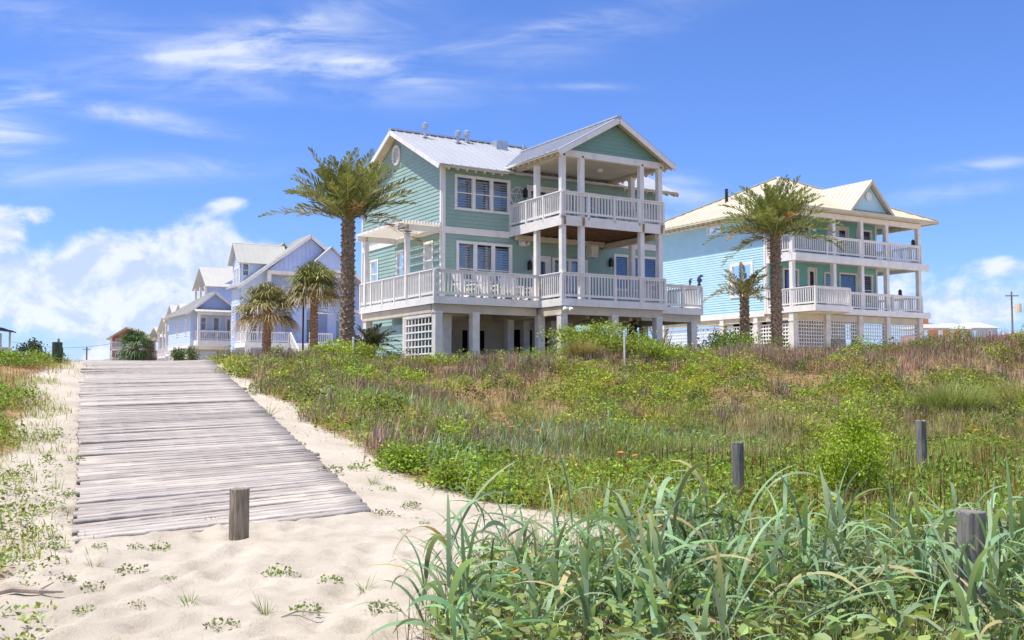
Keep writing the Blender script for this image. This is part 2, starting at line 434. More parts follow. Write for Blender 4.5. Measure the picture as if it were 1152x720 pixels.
#HOUSES
# ================================================================== the seafoam house
GH = thing('beach_house', 'seafoam green beach house on white pilings with a gabled two storey porch and pergola', 'house', (-2.9, 42, 0), HROT)
def green_house(h):
    f0 = FX(0); lf = FL(0); G = 2.45
    W, D, ZE, PK, ZP = 11.7, 8.4, 10.9, 4.2, 12.98
    upw = (.57, 3.29, 8.92, 10.42); loww = (.66, 3.38, 5.92, 7.63); rw = (8.82, 11.42, 5.92, 7.6)
    updoor = (4.12, 6.4, 8.42, 10.32); lowdoor = (4.4, 5.35, 5.1, 7.25); loww2 = (5.45, 7.35, 5.3, 7.22); upw2 = (6.6, 7.9, 9.0, 10.3)
    b = MB(); siding(b, f0, [(0, 4.75), (W, 4.75), (W, ZE), (0, ZE)], [upw, loww, rw, updoor, lowdoor, loww2, upw2])
    sw = [(.72, 1.62, 6.15, 7.68), (3.62, 4.42, 6.15, 7.6), (6.4, 7.3, 6.2, 7.5)]
    siding(b, lf, [(0, 4.75), (D, 4.75), (D, ZE), (PK, ZP - .1), (0, ZE)], sw)
    siding(b, FRr(W), [(0, 4.75), (D, 4.75), (D, ZE), (PK, ZP - .1), (0, ZE)], [])
    siding(b, FB(D), [(0, 4.75), (W, 4.75), (W, ZE), (0, ZE)])
    b.obj('wall', 'green', h)
    boxpart('floor_slab', 'beige', h, (.03, W - .03, .03, D - .03, 4.74, 4.9), (.03, W - .03, .03, D - .03, 8.1, 8.25))
    # trim boards
    b = MB()
    for fc, u in ((f0, 0), (f0, W - .14), (lf, 0), (lf, D - .14)): fc.box(b, u, u + .14, 4.75, ZE - .02, 0, .042)
    f0.box(b, .14, 3.22, 7.9, 8.18, 0, .05); f0.box(b, 8.5, W - .14, 7.9, 8.18, 0, .05)
    f0.box(b, .14, W - .14, ZE - .2, ZE - .02, 0, .045); lf.box(b, .14, D - .14, 4.72, 4.98, 0, .048)
    lf.box(b, 4.5, D - .14, 7.95, 8.2, 0, .046)
    b.obj('trim', 'white', h)
    window(h, f0, *upw, n=3, half=.5); window(h, f0, *loww, n=3, half=.3); window(h, f0, *rw, n=3, half=.3, glass='glassblue')
    for s in sw: window(h, lf, *s, n=1)
    window(h, f0, *upw2, n=1); door(h, f0, *updoor, panes=2); door(h, f0, *lowdoor); window(h, f0, *loww2, n=2, rail=False)
    # main roof
    b = MB(); sl = (ZP - ZE) / PK; e = .65; x0, x1 = -.5, W + .5; t0 = ZE - e * sl + .08
    roof_plane(b, [(x0, -e, t0), (x1, -e, t0), (x1, PK, ZP + .08), (x0, PK, ZP + .08)], .06)
    roof_plane(b, [(x1, D + e, t0), (x0, D + e, t0), (x0, PK, ZP + .08), (x1, PK, ZP + .08)], .06)
    b.beam((x0, PK, ZP + .1), (x1, PK, ZP + .1), .3, .07)
    rf = b.obj('roof', 'roofmetal', h)
    for x, y, ht, big in ((.95, 3.55, .62, 1), (2.55, 3.4, .5, 1), (3.2, 3.75, .5, 1), (6.4, 3.9, .28, 0)):
        z = ZE + sl * y + .06; v = MB()
        v.tube([(x, y, z), (x, y, z + .03)], .17, 10); v.tube([(x, y, z), (x, y, z + ht)], .075, 10)
        if big: v.tube([(x, y, z + ht - .16), (x, y, z + ht + .05), (x, y, z + ht + .1)], [.14, .14, .05], 10)
        v.obj('vent_pipe', 'steel', rf)
    v = MB(); v.box(4.55, 5.15, 3.3, 3.9, ZE + sl * 3.3 + .05, ZE + sl * 3.9 + .22); v.obj('roof_vent', 'steel', rf)
    # rakes, fascia, rafter tails
    for xx in (x0 + .02, x1 - .02):
        for yy in (-e, D + e): b = MB(); b.beam((xx, yy, t0 - .13), (xx, PK, ZP - .05), .05, .2, (0, 0, 1)); b.obj('rake_board', 'white', rf)
    for xa, xb in ((x0, 2.85), (8.95, x1)):
        b = MB(); k = xa + .1
        while k < xb - .05: b.beam((k, -e + .03, t0 - .15), (k, .02, ZE - .08), .06, .15); k += .42
        b.box(xa, xb, -e + .02, -e + .05, t0 - .12, t0 - .07); b.obj('rafter_trim', 'beige', rf)
    for q in (0, 1):
        y0, z0_, y1, z1_ = (-e, t0 - .075, PK, ZP + .005) if not q else (D + e, t0 - .075, PK, ZP + .005)
        for xa, xb in ((x0 + .03, .0), (W, x1 - .03)): b = MB(); b.prism([(xa, y0, z0_), (xb, y0, z0_), (xb, y1, z1_), (xa, y1, z1_)], (0, 0, -.025)); b.obj('soffit', 'beige', rf)
    g = MB(); cy, cz = 4.45, 12.0
    ring = [(-.05, cy + .36 * math.cos(a), cz + .42 * math.sin(a)) for a in [2 * math.pi * i / 24 for i in range(25)]]
    g.tube(ring, .06, 6); gv = g.obj('gable_vent', 'white', h)
    g = MB()
    for i in range(-4, 5):
        zz = cz + i * .085; hw = .34 * math.sqrt(max(0, 1 - (i * .085 / .42) ** 2)); g.beam((-.045, cy - hw, zz), (-.045, cy + hw, zz), .03, .05)
    g.obj('louvre', 'greysoil', gv)
    # porch
    PX0, PX1, PY = 3.28, 8.45, -4.0
    gz, pk, cx = 11.02, 12.5, 5.87; e2 = .42
    b = MB(); siding(b, FX(PY + .08), [(PX0, gz), (PX1, gz), (cx, pk - .05)], course=.165); b.obj('gable_wall', 'greendeep', h, )
    b = MB(); y0 = PY - e2; zl = 10.9; xe0, xe1 = 2.9, 8.84; pk2 = 12.58
    vy = lambda z: (z - .08 - ZE) / sl
    roof_plane(b, [(xe0, y0, zl), (cx, y0, pk2), (cx, vy(pk2), pk2), (xe0, vy(zl), zl)], .06)
    roof_plane(b, [(xe1, y0, zl), (cx, y0, pk2), (cx, vy(pk2), pk2), (xe1, vy(zl), zl)], .06)
    b.beam((cx, y0, pk2 + .01), (cx, vy(pk2), pk2 + .01), .26, .06)
    pr = b.obj('porch_roof', 'roofmetal', h)
    for xe in (xe0, xe1): b = MB(); b.beam((xe, y0 + .02, zl - .16), (cx, y0 + .02, pk2 - .16), .05, .2, (0, 0, 1)); b.obj('rake_board', 'white', pr)
    b = MB()
    for xe, xi in ((xe0 + .02, PX0 + .05), (xe1 - .02, PX1 - .05)):
        k = y0 + .25; s_ = (pk2 - zl) / (cx - xe0)
        while k < -.3:
            b.beam((xe, k, zl - .14), (xi, k, zl - .14 + s_ * abs(xi - xe)), .06, .14); k += .42
        b.prism([(xe, y0 + .05, zl - .07), (xe, -.3, zl - .07), (xi, -.3, zl - .07 + s_ * abs(xi - xe)), (xi, y0 + .05, zl - .07 + s_ * abs(xi - xe))], (0, 0, -.02))
        b.prism([(xi, y0 + .05, zl - .07 + s_ * abs(xi - xe)), (cx, y0 + .05, pk2 - .075), (cx, PY + .06, pk2 - .075), (xi, PY + .06, zl - .07 + s_ * abs(xi - xe))], (0, 0, -.02))
    b.obj('rafter_trim', 'beige', pr)
    b = MB(); b.box(PX0 - .06, PX1 + .06, PY - .02, PY + .2, 10.76, 11.02); b.obj('porch_header', 'white', h)
    for xa in (PX0 - .05, PX1 - .17): boxpart('porch_beam', 'beige', h, (xa, xa + .22, PY + .2, -.02, 10.70, 10.95))
    b = MB(); b.box(PX0 + .17, PX1 - .17, PY + .2, -.03, 10.84, 10.9); pc = b.obj('porch_ceiling', 'ceil', h)
    b = MB(); b.tube([(6.4, -2.3, 10.84), (6.4, -2.3, 10.72)], .14, 10); b.obj('ceiling_lamp', 'lampwhite', pc)
    posts = [(3.39, -3.88), (4.3, -3.88), (7.35, -3.88), (8.33, -3.88), (3.39, -2.0), (8.33, -2.0)]
    for x, y in posts:
        for z0, z1 in ((5.05, 7.98), (8.38, 10.76)):
            b = MB(); b.box(x - .105, x + .105, y - .105, y + .105, z0, z1); b.obj('porch_post', 'white', h)
    for x, y in posts[:4]:
        b = MB()
        b.box(x - .05, x + .05, y - .20, y - .168, 7.99, 8.33)
        b.obj('bolt_plate', 'rust', h); b = MB(); b.tube([(x, -4.0, 10.8), (x, -4.05, 10.8)], .04, 6); b.obj('bolt', 'bronze', h)
    # upper balcony
    b = MB(); b.box(PX0, PX1, PY, -.02, 8.3, 8.37); bal = b.obj('balcony', 'greysoil', h)
    b = MB(); b.box(PX0 - .05, PX1 + .05, PY - .05, PY, 7.96, 8.36); b.box(PX0 - .05, PX0, PY, -.02, 7.96, 8.36); b.box(PX1, PX1 + .05, PY, -.02, 7.96, 8.36); b.obj('fascia_board', 'white', bal)
    b = MB()
    for i in range(13): b.box(PX0 + .1 + i * .41, PX0 + .15 + i * .41, PY + .05, -.05, 8.03, 8.29)
    b.box(PX0 + .02, PX1 - .02, PY + .02, -.05, 8.26, 8.295)
    b.obj('joist_frame', 'joist', bal)
    b = MB(); b.box(PX1 - .35, PX1 - .15, PY + .1, -.1, 7.72, 7.96); b.box(PX0 + .1, PX1 - .4, -.4, -.25, 7.8, 8.02); b.obj('balcony_beam', 'beige', bal)
    railing(h, [(PX0, -.05, 8.38), (PX0, PY, 8.38), (PX1, PY, 8.38), (PX1, -.05, 8.38)], h=.96)
    # main deck
    z = 5.05; DX = -1.54; DY = -2.39
    b = MB()
    b.box(DX, -.06, DY, 4.9, z - .05, z); b.box(-.06, PX0, DY, -.06, z - .05, z); b.box(PX0, PX1 + .06, PY, -.06, z - .05, z); b.box(PX1 + .06, 12, DY, -.06, z - .05, z)
    dk = b.obj('deck', 'greysoil', h)
    b = MB()
    for q in ((DX - .04, DX, DY - .04, 4.9), (DX, PX0 - .04, DY - .04, DY), (PX0 - .04, PX0, PY - .04, DY), (PX0, PX1 + .1, PY - .04, PY), (PX1 + .1, PX1 + .14, PY - .04, DY - .04), (PX1 + .1, 12.04, DY - .04, DY), (12, 12.04, DY, -.02), (DX, -.1, 4.9, 4.94)): b.box(*q, z - .30, z - .03)
    b.obj('fascia_board', 'white', dk)
    b = MB()
    for i in range(34):
        x = DX + .2 + i * .405; y0_ = DY + .03 if (x < PX0 or x > PX1) else PY + .03
        b.box(x, x + .05, y0_, (-.08 if x > 0 else 4.85), z - .27, z - .055)
    b.obj('joist_frame', 'joist', dk)
    b = MB()
    b.box(DX + .05, 3.2, DY + .14, DY + .34, 4.42, 4.75); b.box(DX + .05, DX + .3, DY + .4, 4.8, 4.42, 4.74)
    b.box(3.3, 3.55, PY + .3, 1.6, 4.40, 4.73); b.box(3.3, PX1, PY + .08, PY + .28, 4.42, 4.75); b.box(8.6, 12, DY + .1, DY + .3, 4.42, 4.75)
    for x in (-1.35, .3, 5.95, 8.25, 11.6): b.box(x - .1, x + .1, DY + .4, 1.5, 4.40, 4.72)
    b.box(-1, 11.7, 1.55, 1.75, 4.38, 4.71)
    b.obj('deck_beam', 'beige', dk)
    railing(h, [(-.1, 4.86, z), (DX, 4.86, z), (DX, DY, z), (3.26, DY, z), (PX0, PY, z)][:4], h=1.04)
    railing(h, [(PX0, DY, z), (PX0, PY, z), (PX1 + .06, PY, z), (PX1 + .06, DY - .1, z)], h=1.04)
    railing(h, [(PX1 + .15, DY, z), (11.98, DY, z), (11.98, -.1, z)], h=1.02)
    # pilings: front rows and the rows behind
    pil = [(-1.3, -2.15), (.35, -2.15), (3.42, -3.8), (3.42, -2.15), (3.42, .3), (5.95, -3.8), (8.25, -3.8), (11.6, -2.15), (-1.3, .45), (-1.3, 4.6), (-.4, -1.2), (1.9, .8), (4.6, .9), (5.6, .2), (6.9, .9), (8.6, 1.2), (11.5, 1.2), (11.5, 6), (8.6, 6)]
    for i, (x, y) in enumerate(pil):
        b = MB(); w = .155; b.box(x - w, x + w, y - w, y + w, G - .6, 4.42)
        if i < 8: b.box(x - w - .02, x + w + .02, y - w - .02, y + w + .02, 4.39, 4.47)
        b.obj('piling', 'greysoil', h)
    # ground floor rooms
    b = MB(); gw = FX(1.9)
    siding(b, gw, [(.02, G - .3), (8.0, G - .3), (8.0, 4.7), (.02, 4.7)], [(.5, 1.5, G - .3, 4.0), (2.0, 3.1, G + .6, 4.0), (4.3, 5.6, G - .3, 4.1), (6.3, 7.5, G - .3, 4.0)], course=.4, lap=.01)
    b.obj('ground_floor_wall', 'beige', h)
    b = MB(); siding(b, FL(.02), [(1.9, G - .3), (8.3, G - .3), (8.3, 4.7), (1.9, 4.7)]); siding(b, FL(-1.2), [(.75, G - .3), (4.4, G - .3), (4.4, 4.12), (.75, 4.12)]); siding(b, FX(.75), [(-1.2, G - .3), (0, G - .3), (0, 4.1), (-1.2, 4.1)]); b.obj('lower_side_wall', 'green', h)
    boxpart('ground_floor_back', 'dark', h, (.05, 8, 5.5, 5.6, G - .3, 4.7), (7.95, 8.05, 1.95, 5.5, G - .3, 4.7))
    b = MB(); FL(-1.42).box(b, .42, .62, G - .3, 4.4, 0, .05); FL(-1.42).box(b, -2.0, .42, 4.28, 4.4, 0, .05); b.obj('lattice_frame', 'greysoil', h)
    lattice(h, FL(-1.42), -2.0, .42, G - .2, 4.28, cell=.3, w=.06)
    lattice(h, FX(1.3), 8.7, 11.4, G - .2, 4.4, cell=.28, w=.05, m='bronze', name='wire_grid')
    lattice(h, FRr(11.7), 1.4, 6, G - .2, 4.4, cell=.3, w=.03, m='bronze', name='wire_grid')
    # pergola
    b = MB(); b.beam((.0, .1, 8.03), (-1.98, .1, 8.03), .09, .24); b.beam((.0, 4.3, 8.03), (-1.98, 4.3, 8.03), .09, .24); b.beam((-.08, .0, 8.06), (-.08, 4.4, 8.06), .1, .26)
    pg = b.obj('pergola', 'white', h)
    b = MB()
    for i in range(13):
        x = -.22 - i * .135; b.box(x - .022, x + .022, -.3, 4.65, 8.155, 8.27)
    for i in range(7): b.box(-1.95, -.05, .4 + i * .58, .45 + i * .58, 8.275, 8.31)
    b.obj('slat_cover', 'white', pg)
    for y in (.1, 4.3):
        b = MB(); b.box(-1.62, -1.44, y - .09, y + .09, 5.1, 7.91); p = b.obj('pergola_post', 'white', pg)
        t = MB()
        for i in range(2): t.tube([(-1.53, y - .10, 7.98 + i * .1), (-1.53, y - .06, 7.98 + i * .1)], .035, 6)
        t.obj('bolt', 'rust', p)
    # lights, ornament, speakers
    for x, z_ in ((4.22, 6.75), (8.6, 7.15), (4.0, 9.9)):
        b = MB(); b.box(x - .07, x + .07, -.2, -.04, z_ - .16, z_ + .14); b.tube([(x, -.12, z_ + .14), (x, -.12, z_ + .26)], [.11, .02], 6); b.obj('wall_lantern', 'bronze', h)
    for x, y, z_ in ((3.85, -.15, 7.72), (7.5, -.15, 7.75)):
        b = MB(); b.box(x - .16, x + .16, y - .1, y + .1, z_ - .13, z_ + .1); b.tube([(x - .1, y - .1, z_), (x - .14, y - .24, z_ - .05)], [.07, .1], 8); b.tube([(x + .1, y - .1, z_), (x + .14, y - .24, z_ - .05)], [.07, .1], 8); b.obj('floodlight', 'greysoil', h)
    b = MB(); b.box(7.25, 7.6, -.5, -.03, 7.3, 7.85); b.obj('speaker_box', 'greysoil', h)
    b = MB(); b.tube([(3.3, PY - .12, 4.66), (3.3, PY - .2, 4.55)], [.06, .12], 8); b.tube([(3.6, PY - .12, 4.66), (3.6, PY - .2, 4.55)], [.06, .12], 8); b.box(3.3, 3.6, PY - .12, PY - .05, 4.62, 4.70); b.obj('floodlight', 'lampwhite', h)
    b = MB(); c = (3.71, -.05, 9.75); ringp = lambda r, k, n: (c[0] + r * math.cos(2 * math.pi * k / n + math.pi / 2), c[1], c[2] + r * math.sin(2 * math.pi * k / n + math.pi / 2))
    b.tube([ringp(.42, k, 24) for k in range(25)], .03, 6)
    for k in range(5): b.beam(ringp(.4, k, 5), ringp(.4, k + 2, 5), .03, .03)
    b.obj('star_ornament', 'greysoil', h)
green_house(GH)
def slab(h, x0, x1, y0, y1, z): return boxpart('bounce_slab', 'concrete', h, (x0, x1, y0, y1, z - .6, z))  # pale slab added under a raised house to bounce light onto its underside
M['concrete'] = mat('pale_concrete', (.58, .54, .47), .85, .08, 2)
slab(GH, -1.9, 12.3, -3.2, 8.3, 2.44)

# ================================================================== the aqua house
AH = thing('beach_house', 'aqua blue three level beach house with a tan hip roof and white wraparound balconies', 'house', (14.49, 58, 0), HROT)
def aqua_house(h):
    G = 2.45; f0 = FX(0); lf = FL(0); W, D, ZE = 9.42, 10.8, 11.45
    z1, z2 = 5.95, 9.0
    b = MB(); sw = [(3.6, 4.9, 10.72, 11.24), (1.0, 2.9, 6.72, 8.78)]
    siding(b, lf, [(0, 5.62), (D, 5.62), (D, ZE), (0, ZE)], sw, course=.145, lap=.022); b.obj('wall', 'aqua', h)
    b = MB(); ups = [(1.2, 2.2, z2 + .05, 11.0), (3.0, 3.6, 9.6, 11.0), (5.05, 6.9, z2 + .05, 11.15), (7.6, 9.0, 9.4, 11.1)]
    los = [(1.3, 2.6, z1 + .1, 8.35), (3.3, 4.1, z1 + .05, 8.5), (4.7, 5.5, 6.5, 8.3), (6.0, 7.6, z1 + .1, 8.35), (8.0, 9.0, 6.5, 8.35)]
    siding(b, f0, [(0, 5.62), (W, 5.62), (W, ZE), (0, ZE)], ups + los, course=.3, lap=.012)
    siding(b, FRr(W), [(0, 5.62), (D, 5.62), (D, ZE), (0, ZE)], course=.3, lap=.012); siding(b, FB(D), [(0, 5.62), (W, 5.62), (W, ZE), (0, ZE)], course=.3, lap=.012)
    b.obj('porch_wall', 'teal', h)
    boxpart('floor_slab', 'beige', h, (.03, W - .03, .03, D - .03, 5.6, 5.9), (.03, W - .03, .03, D - .03, 8.7, 8.95), (.03, W - .03, .03, D - .03, 11.42, 11.5))
    b = MB()
    f0.box(b, W - .14, W, 5.62, ZE, 0, .04); b.obj('trim', 'white', h); b = MB()
    for fc, u in ((f0, 0), (lf, 0)): fc.box(b, u, u + .15, 5.62, ZE, 0, .04)
    lf.box(b, .15, D, 5.5, 5.8, 0, .05); lf.box(b, .15, D, ZE - .18, ZE, 0, .04); b.obj('trim', 'white', h)
    window(h, lf, *sw[0], n=2, rail=False, casing=.12, glass='glassblue'); window(h, lf, *sw[1], n=1, half=.5, casing=.2)
    door(h, f0, *ups[0]); window(h, f0, *ups[1], n=1); door(h, f0, *ups[2], panes=2, glass='glassblue'); window(h, f0, *ups[3], n=1, glass='glassblue')
    window(h, f0, *los[0], n=1, glass='glassblue', rail=False); d = door(h, f0, *los[1]); window(h, f0, *los[2], n=1); window(h, f0, *los[3], n=1, glass='glassblue', rail=False); window(h, f0, *los[4], n=1, glass='glassblue')
    # hip roof
    x0, x1, y0, y1 = -.75, 11.75, -2.75, D + .75; zt = ZE + .06; ax, ay, az = 5.5, 4.3, 14.78
    b = MB(); A = (ax, ay, az); c00, c10, c11, c01 = (x0, y0, zt), (x1, y0, zt), (x1, y1, zt), (x0, y1, zt)
    for p in ([c00, c10, A], [c10, c11, A], [c11, c01, A], [c01, c00, A]): roof_plane(b, p, .07, rib=.45, ribh=.03)
    rf = b.obj('roof', 'rooftan', h)
    b = MB()
    for c in (c00, c10, c11, c01): b.beam(Vector(c) + Vector((0, 0, .05)), Vector(A) + Vector((0, 0, .05)), .22, .05)
    b.obj('hip_cap', 'roofwhite', rf)
    b = MB(); k = y0 + .2
    while k < y1: b.box(x0 + .02, .02, k, k + .07, zt - .2, zt - .07); k += .45
    b.box(x0, x0 + .03, y0, y1, zt - .13, zt - .06); b.box(x0, x1, y0, y0 + .03, zt - .16, zt - .06); b.box(x1 - .03, x1, y0, y1, zt - .16, zt - .06); b.obj('rafter_trim', 'beige', rf)
    b = MB(); b.box(x0 + .04, x1 - .04, y0 + .04, -.02, zt - .1, zt - .075); b.box(W + .02, x1 - .04, 0, y1, zt - .1, zt - .075); b.box(x0 + .04, -.02, 0, y1, zt - .09, zt - .075); b.obj('soffit', 'ceil', rf)
    b = MB(); sx, sy = 2.3, 5.6; b.tube([(sx, sy, 12.6), (sx, sy, 13.95)], .10, 8); b.obj('vent_pipe', 'bronze', rf)
    # dormer
    d0, d1, dc, dz0, dz1, dy = 4.2, 7.6, 5.9, 11.72, 13.5, -2.35
    b = MB(); siding(b, FX(dy), [(d0 + .15, dz0), (d1 - .15, dz0), (dc, dz1 - .15)], course=.3, lap=.01); dm = b.obj('dormer', 'aqua', h)
    slope = (az - zt) / (ay - y0); vy = lambda z: y0 + (z - zt) / slope
    b = MB()
    for xe in (d0 - .15, d1 + .15): roof_plane(b, [(xe, dy - .35, dz0 - .12), (dc, dy - .35, dz1), (dc, vy(dz1), dz1), (xe, vy(dz0 - .12), dz0 - .12)], .06, rib=.35)
    b.obj('dormer_roof', 'rooftan', dm)
    for xe in (d0 - .15, d1 + .15): b = MB(); b.beam((xe, dy - .33, dz0 - .22), (dc, dy - .33, dz1 - .12), .05, .16); b.obj('rake_board', 'beige', dm)
    b = MB(); b.tube([(dc, dy - .02, 12.55), (dc, dy - .08, 12.55)], .26, 16); b.obj('dormer_vent', 'white', dm)
    # balconies
    FY = -2.0; XR = 11.0
    b = MB(); b.box(0, XR, FY, -.05, z2 - .08, z2); b.box(W + .05, XR, -.05, D, z2 - .08, z2); ub = b.obj('upper_balcony', 'greysoil', h)
    b = MB(); b.box(-.05, XR + .35, FY - .3, FY - .02, z2 - .5, z2 - .1); b.box(-.05, 0, FY, -.05, z2 - .5, z2 - .1); b.box(XR, XR + .05, FY, D, z2 - .5, z2 - .1); b.obj('fascia_board', 'white', ub)
    b = MB(); b.box(0, XR, FY - .02, -.05, z2 - .3, z2 - .1); b.box(W + .05, XR, -.05, D, z2 - .3, z2 - .1); b.obj('porch_ceiling', 'ceil', ub)
    BX, BY = 2.72, -3.6
    b = MB(); b.box(0, XR, FY, -.05, z1 - .08, z1); b.box(W + .05, XR, -.05, D, z1 - .08, z1); b.box(0, BX, BY, FY, z1 - .08, z1); lb = b.obj('lower_balcony', 'greysoil', h)
    b = MB(); b.box(BX, XR + .4, FY - .3, FY - .02, z1 - .34, z1 - .02); b.box(-.06, BX + .2, BY - .06, BY, z1 - .34, z1 - .02); b.box(-.06, 0, BY, -.05, z1 - .34, z1 - .02); b.box(BX + .14, BX + .2, BY, FY - .3, z1 - .34, z1 - .02); b.box(XR, XR + .05, FY, D, z1 - .34, z1 - .02); b.obj('fascia_board', 'white', lb)
    b = MB(); b.box(.1, XR, FY + .1, FY + .35, z1 - .75, z1 - .36); b.box(.05, .3, FY + .4, D, z1 - .75, z1 - .36); b.box(.1, BX, BY + .2, FY + .05, z1 - .4, z1 - .2); b.obj('ground_beam', 'beige', lb)
    b = MB(); b.box(-.02, XR + .05, FY - .02, FY + .22, 11.1, 11.38); b.box(XR - .2, XR + .05, FY + .22, D, 11.1, 11.38); b.obj('porch_header', 'white', h)
    for x in (.1, 3.4, 5.75, 7.95, 10.88):
        for z0_, zz in ((z1, z2 - .5), (z2, 11.1)):
            b = MB(); b.box(x - .12, x + .12, FY + .0, FY + .24, z0_, zz); b.obj('porch_post', 'white', h)
    for y in (2.5, 6.5):
        for z0_, zz in ((z1, z2 - .3), (z2, 11.1)): b = MB(); b.box(XR - .24, XR, y, y + .24, z0_, zz); b.obj('porch_post', 'white', h)
    railing(h, [(0, -.1, z2), (0, FY, z2), (XR, FY, z2), (XR, 6, z2)], h=1.05, gap=.17, post_every=2.6, bal=.05)
    railing(h, [(0, -.1, z1), (0, BY, z1), (BX, BY, z1), (BX, FY, z1)], h=1.0, gap=.17, post_every=2.0, bal=.05)
    railing(h, [(BX + .1, FY, z1), (XR, FY, z1), (XR, 6, z1)], h=1.0, gap=.17, post_every=2.6, bal=.05)
    # ground level: pilings, lattice
    for x, y in [(.15, FY + .15), (2.75, FY + .15), (5.5, FY + .15), (7.9, FY + .15), (10.85, FY + .15), (.15, .9), (.15, 3.7), (.15, 6.4), (.15, 9.2), (10.85, 3), (10.85, 7)]:
        b = MB(); b.box(x - .17, x + .17, y - .17, y + .17, G - .6, z1 - .36); b.box(x - .2, x + .2, y - .2, y + .2, z1 - .82, z1 - .74); b.obj('piling', 'greysoil', h)
    gf = FX(FY + .16); gl = FL(.2)
    lattice(h, gf, .35, 2.55, G - .3, 5.2, .2, .06, 'greysoil'); lattice(h, gf, 2.95, 5.3, 4.25, 5.5, .2, .06, 'greysoil'); lattice(h, gf, 5.7, 7.7, 4.25, 5.5, .2, .06, 'greysoil'); lattice(h, gf, 8.1, 10.65, G - .3, 5.5, .2, .06, 'greysoil')
    for a, c in ((-1.65, .7), (1.1, 3.5), (3.9, 6.2), (6.6, 9.0)): lattice(h, gl, a, c, G - .3, 5.0, .21, .075, 'white')
    b = MB(); siding(b, FX(3.2), [(3.2, G - .3), (10.2, G - .3), (10.2, 5.6), (3.2, 5.6)], [(3.6, 5, G - .3, 4.6)], course=.3, lap=.01); siding(b, FRr(10.2), [(3.2, G - .3), (9, G - .3), (9, 5.6), (3.2, 5.6)], course=.3, lap=.01); b.obj('ground_floor_wall', 'greywall', h)
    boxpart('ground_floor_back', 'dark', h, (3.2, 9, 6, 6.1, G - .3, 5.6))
aqua_house(AH)
slab(AH, -.3, 11.4, -2.1, 10.8, 2.44)
for name, lab, x, y, z in (('post_finial', 'small dark lantern finial on the aqua house upper balcony railing', 10.3, -2.0, 10.05), ('post_finial', 'small dark lantern finial on the aqua house lower balcony railing', 9.0, -2.0, 6.95)):
    p = Matrix.Rotation(HROT, 4, 'Z') @ Vector((x, y, 0)); b = MB(); b.tube([(0, 0, 0), (0, 0, .05)], .13, 8); b.box(-.08, .08, -.08, .08, .05, .24); b.tube([(0, 0, .24), (0, 0, .36)], [.13, .02], 8)
    o = b.obj('lantern', 'bronze'); o.location = (14.49 + p.x, 58 + p.y, z); tag(o, lab, 'lantern')

